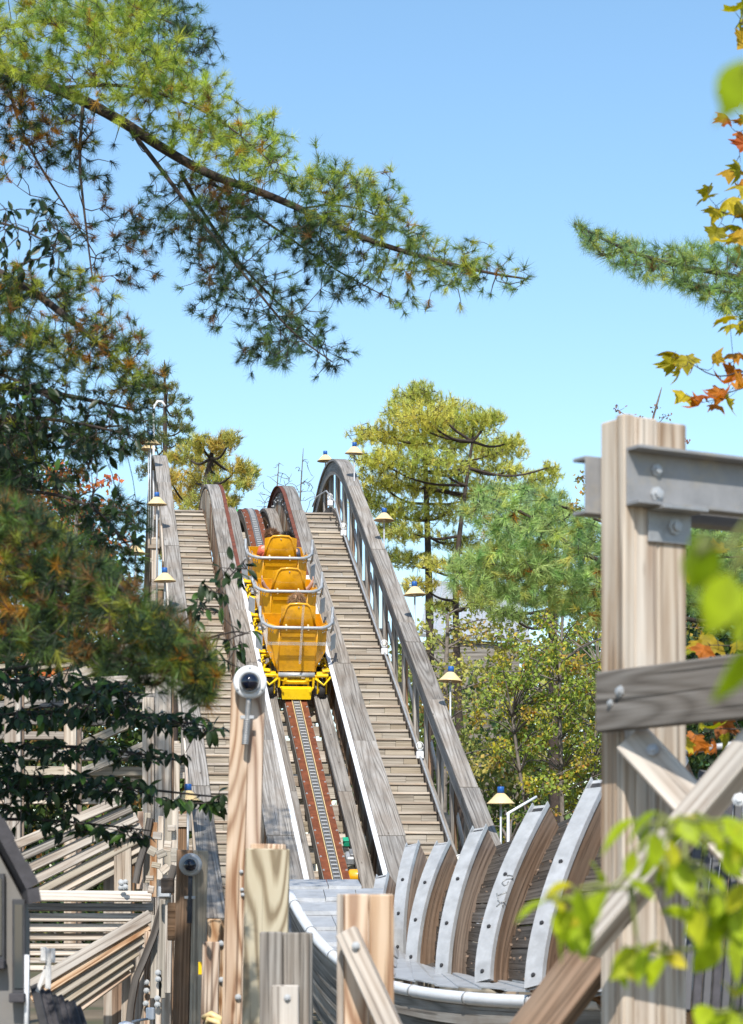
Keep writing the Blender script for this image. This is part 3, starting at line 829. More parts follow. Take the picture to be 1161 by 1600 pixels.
# ------------------------------------------------------------------ riders
def person(G, x, label, skin, shirt, hair, arms, y=.42, zs=0.0, sc=1.0, longhair=False):
    """Seated rider: one skinned body; hair and shirt are children."""
    o = bpy.data.objects.new('person', None)
    B = G @ Matrix.Translation((x, y, .76 + zs)) @ Matrix.Scale(sc, 4)
    o.matrix_basis = Matrix.Translation(B.translation); COL.objects.link(o)
    tag(o, label, 'person', 'riders in the coaster train')
    V = {'pel': (0, 0, .0, .13), 'wai': (0, -.02, .16, .125), 'che': (0, -.03, .36, .145), 'nek': (0, -.02, .53, .058), 'hd0': (0, 0, .60, .075), 'hd1': (0, .012, .70, .098), 'hd2': (0, .005, .79, .078),
         'nos': (0, .105, .685, .018)}
    E = [('pel', 'wai'), ('wai', 'che'), ('che', 'nek'), ('nek', 'hd0'), ('hd0', 'hd1'), ('hd1', 'hd2'), ('hd1', 'nos')]
    for sg, nm in ((-1, 'l'), (1, 'r')):
        V['sh' + nm] = (sg * .17, -.03, .46, .062)
        if arms == 'up':
            V['el' + nm] = (sg * .27, .10, .42, .045); V['wr' + nm] = (sg * .39, .02, .58, .036); V['ha' + nm] = (sg * .415, .01, .645, .042)
            fb = Vector((sg * .42, .01, .665)); fd = Vector((sg * .05, .0, 1))
        else:
            V['el' + nm] = (sg * .23, .10, .24, .042); V['wr' + nm] = (sg * .16, .32, .28, .03); V['ha' + nm] = (sg * .14, .39, .29, .036)
            fb = Vector((sg * .14, .41, .29)); fd = Vector((0, 1, -.35))
        E += [('che', 'sh' + nm), ('sh' + nm, 'el' + nm), ('el' + nm, 'wr' + nm), ('wr' + nm, 'ha' + nm)]
        side = Vector((1, 0, 0)) if arms != 'up' else Vector((0, 1, 0))
        for k in range(4):
            a = fb + side * (k - 1.5) * .02
            ln = (.06, .075, .07, .055)[k]
            V['f%s%da' % (nm, k)] = (*(a + fd * .02), .0085); V['f%s%db' % (nm, k)] = (*(a + fd * (.02 + ln * .6)), .008); V['f%s%dc' % (nm, k)] = (*(a + fd * (.02 + ln) + Vector((0, .012, -.01))), .007)
            E += [('ha' + nm, 'f%s%da' % (nm, k)), ('f%s%da' % (nm, k), 'f%s%db' % (nm, k)), ('f%s%db' % (nm, k), 'f%s%dc' % (nm, k))]
        tb = fb - fd * .04
        V['t%sa' % nm] = (*(tb - side * .04 + fd * .01), .01); V['t%sb' % nm] = (*(tb - side * .062 + fd * .045), .008)
        E += [('ha' + nm, 't%sa' % nm), ('t%sa' % nm, 't%sb' % nm)]
        V['hi' + nm] = (sg * .09, .05, -.02, .085); V['kn' + nm] = (sg * .11, .42, .05, .062); V['an' + nm] = (sg * .11, .55, -.30, .045); V['to' + nm] = (sg * .115, .68, -.33, .035)
        E += [('pel', 'hi' + nm), ('hi' + nm, 'kn' + nm), ('kn' + nm, 'an' + nm), ('an' + nm, 'to' + nm)]
    ks = list(V)
    me = bpy.data.meshes.new('body')
    me.from_pydata([tuple(B @ Vector(V[k][:3])) for k in ks], [(ks.index(a), ks.index(b)) for a, b in E], [])
    bo = bpy.data.objects.new('body', me); link(bo, o)
    sk_ = bo.modifiers.new('skin', 'SKIN')
    me.skin_vertices[0].data
    for i, k in enumerate(ks):
        me.skin_vertices[0].data[i].radius = (V[k][3] * sc,) * 2
        me.skin_vertices[0].data[i].use_root = (k == 'pel')
    sd = bo.modifiers.new('smooth', 'SUBSURF'); sd.levels = 1; sd.render_levels = 1
    me.materials.append(skin)
    # shirt: a shell round chest, waist and upper arms
    sh = MB()
    rings = []
    for z, rx, ry in ((-.04, .17, .14), (.1, .165, .14), (.25, .18, .145), (.38, .20, .145), (.46, .19, .12), (.50, .12, .085), (.525, .075, .07)):
        rings.append([B @ Vector((math.cos(a) * rx, -.02 + math.sin(a) * ry, z)) for a in [2 * math.pi * k / 18 for k in range(18)]])
    sh.sweep([list(reversed(r)) for r in rings], smooth=True, cap=False)
    for nm in 'lr':
        a, b = Vector(V['sh' + nm][:3]), Vector(V['el' + nm][:3])
        sh.tube([B @ (a - (b - a) * .1), B @ (a + (b - a) * .4), B @ (a + (b - a) * .75)], .078 * sc, 12, r1=.062 * sc)
    sh.build('shirt', shirt, o)
    # hair: cap of hair over the skull with uneven locks
    hb = MB(); rr = []
    low = -.16 if longhair else -.06
    for j in range(9):
        f = j / 8
        a = f * math.pi * (.60 if not longhair else .62)
        r = math.sin(a) * .112; z = .70 + math.cos(a) * .118
        ring = []
        for k in range(20):
            an = 2 * math.pi * k / 20
            wob = 1 + random.uniform(-.05, .07)
            face = max(0, math.sin(an))
            zz = z + (face ** 2 * .07 * f if f > .4 else 0) + (low * f * f * (1 - face))
            ring.append(B @ Vector((math.cos(an) * max(r, .004) * wob, .004 + math.sin(an) * max(r, .004) * wob * 1.06, zz)))
        rr.append(ring)
    hb.sweep(rr, smooth=True, cap=False)
    ho = hb.build('hair', hair, o)
    cm = {M_HAIRB: (.17, .085, .04), M_HAIRL: (.36, .22, .12), M_HAIRD: (.03, .024, .02)}[hair]
    hv_ = unit(RNG.normal(size=(420, 3))); hv_[:, 2] = np.abs(hv_[:, 2]) * 1.2 - .25; hv_[:, 1] -= .25; hv_ = unit(hv_)
    hp = np.array([(B @ (Vector(v * .104) + Vector((0, .004, .70))))[:] for v in hv_]); R3 = np.array(B.to_3x3())
    hd = unit((hv_ + np.array([.0, -.1, -.55]) + RNG.normal(size=hv_.shape) * .35) @ R3.T)
    V_, F_, c_ = needles(hp, hd, 3, .085, .009, palette(420, [cm], [1], .3), .05, .5, .0, .1)
    npobj('hair_locks', V_, F_, M_HAIR, ho, c_)
    # ears and eyes
    for sg in (-1, 1):
        MB().lathe([(0, -.012), (.022, -.008), (.026, .0), (.018, .008), (0, .01)], B @ Matrix.Translation((sg * .095, .0, .69)) @ Matrix.Rotation(math.pi / 2, 4, 'Y'), 8).build('ear', skin, o)
        MB().lathe([(0, -.012), (.012, 0), (0, .012)], B @ Matrix.Translation((sg * .035, .094, .705)), 8).build('eye', M_TYRE, o)
    return o
person(cars[0][1], .0, 'rider with tousled light brown hair seated in the rearmost car', M_SKIN, M_SHIRTW, M_HAIRL, 'down', y=.36, zs=.13)
person(cars[1][1], .0, 'rider in the middle car with bare forearms raised on both sides', M_SKIN, M_SHIRTW, M_HAIRB, 'up', y=.36, zs=-.13, sc=1.04)
person(cars[2][1], -.13, 'brown haired rider in a red top in the front car', M_SKIN, M_SHIRTR, M_HAIRB, 'down', y=.38, zs=.08)
person(cars[2][1], .18, 'dark haired rider behind the brown haired one in the front car', M_SKIN, M_SHIRTB, M_HAIRD, 'down', y=.85, zs=-.10, longhair=True)
# ------------------------------------------------------------------ banked trough wall in the foreground (right)
def bez(p, q, r, f):
    """Curve through p (f=0), q (f=.5) and r (f=1)."""
    c = 2 * q - (p + r) * .5
    return p * (1 - f) ** 2 + c * 2 * f * (1 - f) + r * f * f

bolt_dk = bolt_mb.mesh('bolt', M_DARK)
trough = thing('banked_trough', 'banked wooden trough wall with curved ribs capped in grey metal', 'coaster trough', (1.0, 21, 0))
# bottom, middle and top of each rib's metal face (photograph pixels) and depths
RIBS = [((592, 1490), (589, 1440), (600, 1368), 27.5, 27.9), ((627, 1490), (630, 1400), (647, 1320), 25.6, 26.3), ((647, 1508), (661, 1408), (695, 1318), 24.0, 24.8),
        ((695, 1524), (711, 1408), (752, 1295), 22.2, 23.2), ((759, 1535), (781, 1408), (847, 1260), 20.4, 21.6), ((838, 1545), (866, 1395), (940, 1220), 18.8, 20.2),
        ((938, 1556), (976, 1390), (1062, 1190), 17.4, 19.0), ((1060, 1568), (1115, 1390), (1205, 1165), 16.2, 18.0)]
def rib_curve(k, f):
    b, m, t, d0, d1 = RIBS[k]
    return bez(P(*b, d0), P(*m, (d0 + d1) / 2 - .18), P(*t, d1), f)
RN = Vector((-.62, -.74, .22)).normalized()
NST = 14
def rib_ring(k, f, w, n0, n1):
    p = rib_curve(k, f); T = (rib_curve(k, min(1, f + .02)) - rib_curve(k, max(0, f - .02))).normalized()
    Wd = Vector((.74, -.66, -.05)); Wd = (Wd - T * Wd.dot(T)).normalized(); N = T.cross(Wd)
    if N.y > 0: N = -N
    return [p - Wd * w / 2 + N * n0, p - Wd * w / 2 + N * n1, p + Wd * w / 2 + N * n1, p + Wd * w / 2 + N * n0]
for k in range(len(RIBS)):
    fr = [i / NST for i in range(NST + 1)]
    w = .148 if k > 3 else .138
    MB().sweep([rib_ring(k, f, w * .96, -.30, -.003) for f in fr]).build('rib', random.choice((M_BROWN, M_BROWN, M_NEW)), trough)
    # metal channel: a cap folded over the face, open at its top end
    cap = MB()
    cap.sweep([rib_ring(k, f, w * 1.10, .0, .012) for f in fr])
    for sg in (-1, 1):
        rr = []
        for f in fr:
            a = rib_ring(k, f, w * 1.10, .013, .05); W2 = (a[3] - a[0]).normalized()
            c = a[0] if sg < 0 else a[3]; cu = a[1] if sg < 0 else a[2]
            rr.append([c, cu, cu - W2 * sg * .008, c - W2 * sg * .008])
        cap.sweep(rr)
    cap_o = cap.build('metal_cap', M_SHEET, trough)
    MB().sweep([rib_ring(k, f, w * 1.06, .046, .052) for f in [.0] + [.05 + .9 * i / 12 for i in range(13)]]).build('cap_lid', M_SHEET, trough)
    MB().sweep([rib_ring(k, f, w * .9, .013, .016) for f in (.9, .95, .985)]).build('cap_hollow_shade', M_DARK, trough)  # dark strip standing for the shade inside the channel's open top end
    for f in (.06, .33, .62):
        a = rib_ring(k, f, .02, .05, .07); c = (a[1] + a[2]) / 2
        m = frame((RN.cross(ZU)).normalized(), RN).to_4x4(); m.translation = c - RN * .02
        put('bolt', bolt_dk, m @ Matrix.Scale(.8, 4), trough)
# letters stamped into the fourth tall cap, reading down the rib
def on_cap(k, px, py):
    f = min((i / 200 for i in range(201)), key=lambda f: abs(HY - (rib_curve(k, f).z - CZ) * F / rib_curve(k, f).y - py))
    a = rib_ring(k, f, .148, .052, .054); c = (a[1] + a[2]) / 2; W_ = (a[2] - a[1]).normalized()
    cx = CX + c.x * F / c.y
    return c + W_ * ((px - cx) * c.y / F / max(.3, W_.x))
def zp(x, y): return (740 + x / 9.675, 1340 + y / 9.675)
for nm, strokes in (('letter_s', [[(505, 350), (545, 345), (580, 355), (590, 385), (560, 400), (500, 405), (445, 425), (432, 455), (465, 490), (505, 475), (525, 445)]]),
                    ('letter_t', [[(360, 640), (425, 622), (490, 605)], [(372, 690), (360, 640), (352, 600)]]),
                    ('letter_k', [[(345, 800), (415, 745), (480, 735)], [(420, 745), (440, 800)], [(405, 750), (365, 715)]])):
    mb = MB()
    for st in strokes: mb.tube([on_cap(4, *zp(x, y)) for x, y in st], .0065, 6)
    mb.build(nm, M_STEEL, trough)
# tarred planks behind the ribs
def wall_pt(k, f, n):
    a = rib_ring(k, f, .1, n, n + .01); return (a[0] + a[3]) / 2
for j in range(15):
    f0, f1 = -.02 + j * .071, -.02 + (j + 1) * .071 - .006
    rings = []
    n_ = -.29 + random.uniform(-.012, .012)
    seg = [0, 1, 2, 3, 4, 5, 6, 7]
    for k in seg:
        a, b = wall_pt(k, f0, n_), wall_pt(k, f1, n_ + .012)
        rings.append([a, b, b - RN * .04, a - RN * .04])
    mb = MB()
    for k in range(len(rings) - 1):
        mids = [[rings[k][i].lerp(rings[k + 1][i], t) for i in range(4)] for t in (0, .5, 1)]
        mb.sweep(mids)
    mb.build('wall_plank', M_TAR, trough)
# bits of bark and flaked tar clinging to the planks
fl = MB()
for i in range(420):
    k = random.uniform(1, 6.6); f = random.uniform(.05, 1.0); k0 = int(k)
    p = wall_pt(k0, f, -.27).lerp(wall_pt(k0 + 1, f, -.27), k - k0)
    r = random.uniform(.006, .022)
    m = frame(Vector((random.uniform(-1, 1), random.uniform(-1, 1), random.uniform(-1, 1))), RN)
    fl.add([p + m @ Vector((-r, 0, 0)), p + m @ Vector((0, -r * .6, .004)), p + m @ Vector((r, 0, .008)), p + m @ Vector((0, r * .7, .002))], [[0, 1, 2], [0, 2, 3]])
fo = fl.build('flakes', M_BROWN, trough, kind='stuff')

# the lower rim: sheet flashing, white pipe, skirt planks
RIM = [((452, 1398), 26.5), ((470, 1432), 25.6), ((492, 1465), 24.6), ((520, 1494), 23.6), ((560, 1522), 22.6), ((615, 1543), 21.6), ((680, 1555), 20.6), ((750, 1562), 19.7),
       ((830, 1566), 18.9), ((920, 1567), 18.1), ((1020, 1564), 17.4), ((1130, 1560), 16.8), ((1260, 1556), 16.2)]
rim_pts = [P(*a, d) for a, d in RIM]
def rim_at(u):
    i = min(int(u), len(rim_pts) - 2); return rim_pts[i].lerp(rim_pts[i + 1], u - i)
fine = [rim_at(i / 4) for i in range(4 * (len(rim_pts) - 1) + 1)]
for _ in range(2): fine = [fine[0]] + [(fine[i - 1] + fine[i] * 2 + fine[i + 1]) / 4 for i in range(1, len(fine) - 1)] + [fine[-1]]
MB().tube(fine, .055, 14).build('rim_pipe', M_PVC, trough)
nf = len(fine)
for i in range(2, nf - 2, 5):
    d = (fine[i + 1] - fine[i - 1]).normalized()
    m = frame(d, ZU).to_4x4(); m.translation = fine[i]
    MB().lathe([(.056, -.014), (.062, -.014), (.062, .014), (.056, .014)], m @ Matrix.Rotation(math.pi / 2, 4, 'Y'), 14).build('pipe_clip', M_STEEL, trough)
# flashing: overlapping folded sheets between the pipe and the feet of the ribs
TOPS = [P(452, 1376, 28.0), P(500, 1379, 27.8), P(548, 1386, 27.6), P(585, 1420, 27.2), P(606, 1462, 26.3), P(624, 1488, 25.5), P(655, 1506, 24.2), P(700, 1522, 22.6), P(762, 1532, 20.9), P(842, 1542, 19.2), P(940, 1551, 17.9), P(1060, 1552, 16.9), P(1200, 1552, 16.2)]
for i in range(4, len(TOPS) - 1):
    for h in range(2):
        u0, u1 = i + h * .5, i + h * .5 + .54
        t0, t1 = TOPS[i].lerp(TOPS[i + 1], h * .5), TOPS[i].lerp(TOPS[i + 1], min(1, h * .5 + .54))
        b0, b1 = rim_at(u0) + ZU * .075 + Vector((0, .08, 0)), rim_at(min(u1, len(rim_pts) - 1.001)) + ZU * .075 + Vector((0, .08, 0))
        e = ZU * (.010 * (i * 2 + h) % .03)
        vs = [t0 + e, t1 + e * .5, b1 + e * .5, b0 + e]
        rows = 3 if i < 5 else 1
        for r in range(rows):                # laid like shingles, each row lifted over the one below
            f0, f1 = r / rows, min(1, (r + 1.12) / rows)
            up_ = ZU * .028 if rows > 1 else ZU * 0
            q = [vs[0].lerp(vs[3], f0), vs[1].lerp(vs[2], f0), vs[1].lerp(vs[2], f1) + up_, vs[0].lerp(vs[3], f1) + up_]
            n1 = ZU * .012
            MB().add(q + [v + n1 for v in q], [[3, 2, 1, 0], [4, 5, 6, 7], [0, 1, 5, 4], [1, 2, 6, 5], [2, 3, 7, 6], [3, 0, 4, 7]]).build('flashing_sheet', M_SHEET, trough)
# the deck at the far left end: sheets in level courses, each stepping down over the next
CRS = [(1374, 1390, 449, 450, 27.6, 26.9), (1388, 1408, 452, 458, 26.95, 26.2), (1406, 1430, 459, 470, 26.3, 25.6), (1428, 1454, 471, 485, 25.7, 24.9), (1452, 1478, 486, 505, 25.0, 24.1), (1476, 1502, 506, 530, 24.2, 23.3), (1500, 1524, 531, 566, 23.4, 22.5)]
for k, (y0, y1, xa, xb, Da, Db) in enumerate(CRS):
    xs = [0, .36, .7, 1] if k % 2 else [0, .55, 1]
    for a, b in zip(xs, xs[1:]):
        r0, r1 = (560 if k == 0 else 600), (600 if k else 566)
        q = [P(xb + (r1 - xb) * a, y1, Db), P(xb + (r1 - xb) * b - 1, y1 + random.uniform(-1, 1.5), Db), P(xa + (r0 - xa) * b - 1, y0, Da), P(xa + (r0 - xa) * a, y0, Da)]
        e = ZU * (.035 + random.uniform(0, .012))
        MB().add([p for p in q] + [q[0] + e, q[1] + e, q[2], q[3]], [[3, 2, 1, 0], [4, 5, 6, 7], [0, 1, 5, 4], [1, 2, 6, 5], [2, 3, 7, 6], [3, 0, 4, 7]]).build('flashing_sheet', M_SHEET, trough)
# skirt planks under the pipe
for j in range(5):
    z0, z1 = -.06 - j * .17, -.06 - (j + 1) * .17 + .008
    off = Vector((.02, .05, 0)) * j
    rings = [[p + ZU * z0 + off, p + ZU * z1 + off, p + ZU * z1 + off + Vector((.03, .04, 0)), p + ZU * z0 + off + Vector((.03, .04, 0))] for p in fine]
    MB().sweep(rings).build('skirt_plank', M_GREY, trough)

# ------------------------------------------------------------------ foreground posts
def post(label, base, top, D, plies, cat='post', name='timber_post', yaw=0.0, group='foreground timber posts'):
    """plies: (offset across, width, set back, drop at the top, material)"""
    a, b = P(*base, D), P(*top, D)
    o = thing(name, label, cat, (a.x, a.y, 0), group)
    a = a + (a - b) * ((a.z - 0) / (b.z - a.z)); a.z = max(a.z, -.02)
    cr = Vector((math.cos(yaw), math.sin(yaw), 0)); bk = Vector((-math.sin(yaw), math.cos(yaw), 0))
    for off, w, back, drop, mat, th in plies:
        v = cr * off + bk * (back + th / 2)
        board('post_ply', a + v, b + v - ZU * drop, w, th, mat, o, up=-bk)
    return o, cr, bk
def bolt_at(o, p, sc=1.0, n=Vector((0, -1, 0))):
    m = frame(n.cross(ZU) if abs(n.z) < .9 else Vector((1, 0, 0)), n).to_4x4(); m.translation = p
    return put('bolt', bolt_me, m @ Matrix.Scale(sc, 4), o)

s15 = 15 / F
pA, _, _ = post('tall orange timber post carrying the white dome camera', (372, 1640), (388, 1067), 15, [(-.05, .115, 0, 0, M_NEW, .045), (.057, .098, .006, 0, M_NEW, .04), (.005, .17, .05, .0, M_NEW, .10)])
for (x, y) in ((377, 1362), (378, 1390), (379, 1398), (372, 1558)): bolt_at(pA, P(x, y, 14.99), .5 if y < 1500 else .8)
pB, _, _ = post('greenish treated timber post with strong grain, right of the tall camera post', (412, 1640), (418, 1326), 13.5, [(0, .25, 0, 0, M_GREEN, .05), (.0, .20, .052, -.028, M_NEW, .14)])
pC, _, _ = post('short weathered grey timber post with a pale block bolted to its front', (447, 1640), (447, 1456), 12, [(-.075, .115, 0, 0, M_GREY, .05), (.052, .13, .003, .004, M_GREY, .05), (0, .26, .055, .006, M_GREY, .12)])
board('bolted_block', P(446, 1660, 11.97), P(446, 1539, 11.97), .135, .05, M_PALE, pC, up=Vector((0, -1, 0)))
bolt_at(pC, P(449, 1559, 11.94), .7)
pD, _, _ = post('wide pale timber post with a diagonal brace bolted across it', (571, 1640), (571, 1397), 10.6, [(-.112, .028, -.01, 0, M_PALE, .06), (-.04, .112, 0, .0, M_NEW, .05), (.072, .108, .002, .003, M_NEW, .05), (0, .25, .054, 0, M_PALE, .12)])
board('diagonal_brace', P(541, 1455, 10.5), P(650, 1690, 10.3), .098, .05, M_PALE, pD, up=Vector((-.3, -1, .2)))
bolt_at(pD, P(556, 1478, 10.44), .75)
pE, _, _ = post('dark stained timber post carrying the grey dome camera', (291, 1640), (299, 1328), 19, [(-.052, .125, 0, .0, M_BROWN, .05), (.072, .118, .004, .004, M_TAN, .05), (0, .24, .055, 0, M_BROWN, .1)])
board('side_block', P(252, 1384, 19.1), P(272, 1384, 19.1), .12, .08, M_BROWN, pE, up=Vector((0, -1, 0)))
board('side_block', P(262, 1440, 19.05), P(283, 1440, 19.05), .30, .06, M_BROWN, pE, up=Vector((0, -1, 0)))
pF, _, _ = post('low twin plank post between the two camera posts', (334, 1640), (338, 1436), 17, [(.0, .125, 0, 0, M_NEW, .045), (-.035, .12, -.05, .16, M_NEW, .045)])
for (x, y) in ((345, 1474), (346, 1531)): bolt_at(pF, P(x, y, 16.98), .85)
board('yellow_tag', P(310, 1513, 17.05), P(319, 1513, 17.05), .09, .02, M_YELLOW, pF, up=Vector((0, -1, 0)))
rp = MB().tube([P(318, 1590, 16.9), P(330, 1584, 16.85), P(345, 1592, 16.85), P(350, 1606, 16.9), P(336, 1612, 16.9), P(322, 1604, 16.9), P(326, 1592, 16.86), P(340, 1597, 16.82), P(344, 1610, 16.85)], .022, 8)
tag(rp.build('rope_coil', M_SHADE), 'coil of tan rope hung on the low twin plank post', 'rope')

def dome_camera(label, px, py, D, r, ring_mat, clen, cdx):
    c = P(px, py, D)
    o = thing('dome_camera', label, 'security camera', c, 'dome cameras on timber posts')
    m = frame(Vector((1, 0, 0)), Vector((-.05, -1, -.06))).to_4x4(); m.translation = c
    MB().lathe([(0, 0), (r, 0), (r, .03), (r * .96, .045), (r * .62, .055), (r * .60, .05), (0, .05)], m, 36).build('mount_ring', ring_mat, o)
    MB().lathe([(r * .66, .054), (r * .64, .075), (r * .56, .08), (r * .54, .06)], m, 32).build('dome_collar', M_SHEET, o)
    pr = [(r * .53, .06)] + [(r * .53 * math.cos(a), .075 + r * .53 * math.sin(a)) for a in [math.pi / 2 * k / 9 for k in range(10)]]
    MB().lathe(pr, m, 32).build('dome', M_DOME, o)
    for k in range(3):
        a = math.pi / 2 + k * 2.094
        put('screw', bolt_me, m @ Matrix.Translation((math.cos(a) * r * .83, math.sin(a) * r * .83, .046)) @ Matrix.Scale(.42, 4), o)
    q = [P(px + cdx * f, py + clen * f, D - .02) for f in (.2, .35, .5, .7, 1)]
    MB().tube(q, .017, 8).build('conduit', M_STEEL if ring_mat is M_WHITE else M_DARK, o)
    for f in np.linspace(.62, 1, 14):
        p = P(px + cdx * f, py + clen * f, D - .02)
        MB().lathe([(.018, -.006), (.022, -.004), (.022, .004), (.018, .006)], Matrix.Translation(p), 8).build('conduit_coil', M_STEEL if ring_mat is M_WHITE else M_DARK, o)
    p = P(px + cdx * .57, py + clen * .57, D - .02)
    MB().box(Matrix.Translation(p), .085, .02, .022).build('conduit_clip', M_GALV, o)
    return o
dome_camera('white dome camera with a dark blue bubble on top of the tall orange post', 391, 1066, 14.93, .104, M_WHITE, 96, -8)
dome_camera('smaller grey ringed dome camera on the dark post at the lower left', 298, 1351, 18.93, .090, M_GALV, 90, -2)

# ------------------------------------------------------------------ the big post on the right with steel channels, board and braces
A_, B_ = Vector((.857, .515, 0)), Vector((.515, -.857, 0))     # along the channel; along the board
rp0 = P(1006, 1700, 9.0)
big = thing('channel_post', 'big pale timber post on the right bolted between two steel channels', 'post', (rp0.x, rp0.y, 0))
ct = P(1004, 657, 9.05); cb = Vector((ct.x, ct.y, -.02))
for off, w, fr_, mat, drop in ((-.118, .055, .05, M_PALE, .0), (-.035, .108, .045, M_PALE, .004), (.088, .135, .045, M_PALE, .012)):
    v = A_ * off + B_ * fr_
    board('post_ply', cb + v, ct + v - ZU * drop, w, .05, mat, big, up=B_)
board('post_ply', cb - B_ * .03, ct - B_ * .03 - ZU * .01, .275, .10, M_PALE, big, up=B_)
def channel(name, p, length, face, w=.215, fl=.075, th=.011):
    """C channel from p along A_; the web's outer side at p, flanges towards face."""
    mb = MB()
    q = p + A_ * length
    mb.board(p + face * th / 2, q + face * th / 2, w, th, face)
    for sg in (-1, 1):
        v = ZU * sg * (w / 2 - .006) + face * (fl / 2 + th)
        mb.board(p + v, q + v, fl, .013, ZU)
    return mb.build(name, M_CHAN, big)
chp = ct - ZU * .235 + A_ * -.135 + B_ * .072
channel('front_channel', chp, 2.6, B_)
channel('rear_channel', ct - ZU * .245 - A_ * .20 - B_ * .085, .9, -B_)
for (dx, dz) in ((.115, .045), (.115, -.045)):
    p = chp + A_ * (dx + .02) + ZU * (dz - .01) + B_ * .012
    bolt_at(big, p, 1.1 if dz < 0 else .9, B_)
# clip angle below the channel
mb = MB()
cp = chp + A_ * .10 - ZU * .17 + B_ * -.0
mb.board(cp + A_ * 0 + B_ * .006, cp + A_ * .20 + B_ * .006, .125, .012, B_)
mb.board(cp + A_ * -.0 + ZU * .056 + B_ * .055, cp + A_ * .21 + ZU * .056 + B_ * .055, .10, .012, ZU)
mb.build('clip_angle', M_STEEL, big)
bolt_at(big, cp + A_ * .12 + B_ * .012, 1.2, B_)
# side board along B_, its left end on the post
sb0 = P(938, 1098, 8.9)
sbd = thing('side_board', 'dark weathered board bolted across the big right post', 'board', sb0)
board('plank', sb0, sb0 + B_ * 2.2, .222, .05, M_DGREY, sbd, up=-A_)
for dd in (.10, .16):
    bolt_at(sbd, sb0 + B_ * dd - A_ * .026 + ZU * (.03 if dd > .12 else -.01), .55 if dd < .12 else .8, -A_)
def brace(name, label, a, b, w, t, mat, up):
    o = thing(name, label, 'brace', a, 'diagonal braces of the big right post')
    board('plank', a, b, w, t, mat, o, up=up); return o
d1 = brace('diagonal_brace', 'pale diagonal brace falling to the right from under the dark board of the big post', P(992, 1160, 8.86), P(1190, 1372, 8.35), .135, .11, M_PALE, Vector((-.35, -.8, .3)))
bolt_at(d1, P(1020, 1172, 8.72), .9, Vector((-.2, -.9, .45)).normalized())
d2 = brace('diagonal_brace', 'light diagonal plank rising to the right edge behind the blurred leaves', P(915, 1478, 8.75), P(1210, 1128, 8.2), .115, .09, M_PALE, Vector((-.5, -.75, .45)))
bolt_at(d2, P(1155, 1250, 8.22), .9, Vector((-.2, -.9, .3)).normalized())
d3 = brace('diagonal_brace', 'dark brown diagonal beam rising from the bottom edge to the big post', P(800, 1660, 9.3), P(985, 1418, 9.15), .17, .12, M_BROWN, Vector((-.4, -.9, .2)))

# dark ribbed bank beyond the big post, right edge
bk = thing('ribbed_bank', 'dark ribbed bank of boards seen right of the big post', 'coaster trough', P(1110, 1400, 15))
for k in range(9):
    x = 1072 + k * 15
    board('bank_rib', P(x, 1580, 14.9 + k * .05), P(x + 26, 1205 - k * 4, 15.5), .052, .05, M_SHINGLE if k % 2 else M_DARK, bk, up=Vector((0, -1, 0)))
MB().tube([P(1066, 1175, 15.4), P(1100, 1170, 15.3), P(1180, 1158, 15.2)], .022, 8).build('bank_rail', M_SHEET, bk)
# ------------------------------------------------------------------ wooden trough and trestle on the lower left
def strips(o, name, rows, D, mat_choice, th=.045):
    """rows: (x0, y0, x1, y1, height px, depth offset left, depth offset right)."""
    for (x0, y0, x1, y1, h, da, db) in rows:
        a, b = P(x0, y0, D + da), P(x1, y1, D + db)
        w = h * D / F
        board(name, a, b, w, th, random.choice(mat_choice), o, up=Vector((.1, -1, .35)))
LT = thing('slatted_trough', 'curved trough of level planks at the lower left', 'coaster trough', P(140, 1430, 27), 'plank troughs at the lower left')
strips(LT, 'slat', [(-60, 1399, 237, 1401, 17, 0, 0), (-60, 1417, 239, 1418, 12, .12, .12), (-60, 1433, 232, 1434, 13, .2, .2), (-60, 1450, 205, 1450, 13, .26, .26), (-60, 1464, 172, 1464, 11, .30, .30),
                    (-60, 1478, 150, 1479, 9, .33, .33), (-60, 1489, 130, 1489, 9, .35, .35), (-60, 1501, 112, 1501, 9, .36, .36), (-60, 1513, 100, 1513, 9, .37, .37)], 27, (M_PALE, M_TAN, M_PALE, M_GREY))
FT = thing('fanned_trough', 'fan of five close fitted planks rising to the right below the level planks', 'coaster trough', P(150, 1500, 25.5), 'plank troughs at the lower left')
strips(FT, 'plank', [(40, 1546, 236, 1430, 19, -.1, 0), (48, 1560, 232, 1446, 17, -.08, .02), (60, 1572, 224, 1465, 17, -.04, .06), (74, 1580, 214, 1486, 16, .0, .1), (92, 1584, 206, 1504, 15, .06, .14), (108, 1588, 203, 1518, 11, .1, .18)], 25.5, (M_TAN, M_PALE, M_NEW))
UT = thing('inclined_trough', 'trough of steeply inclined planks under the dark leaves', 'coaster trough', P(130, 1330, 28), 'plank troughs at the lower left')
strips(UT, 'plank', [(-50, 1352, 195, 1248, 15, 0, 0), (-40, 1372, 205, 1262, 14, .05, .05), (-20, 1388, 214, 1276, 15, .1, .1), (0, 1402, 221, 1292, 15, .14, .14), (50, 1398, 222, 1308, 14, .18, .18), (72, 1402, 219, 1324, 14, .22, .22), (100, 1404, 216, 1340, 12, .25, .25)], 28, (M_PALE, M_PALE, M_TAN, M_GREY))
HT = thing('high_trough', 'upper trough of long level planks behind the layered dark leaves', 'coaster trough', P(120, 1170, 31), 'plank troughs at the lower left')
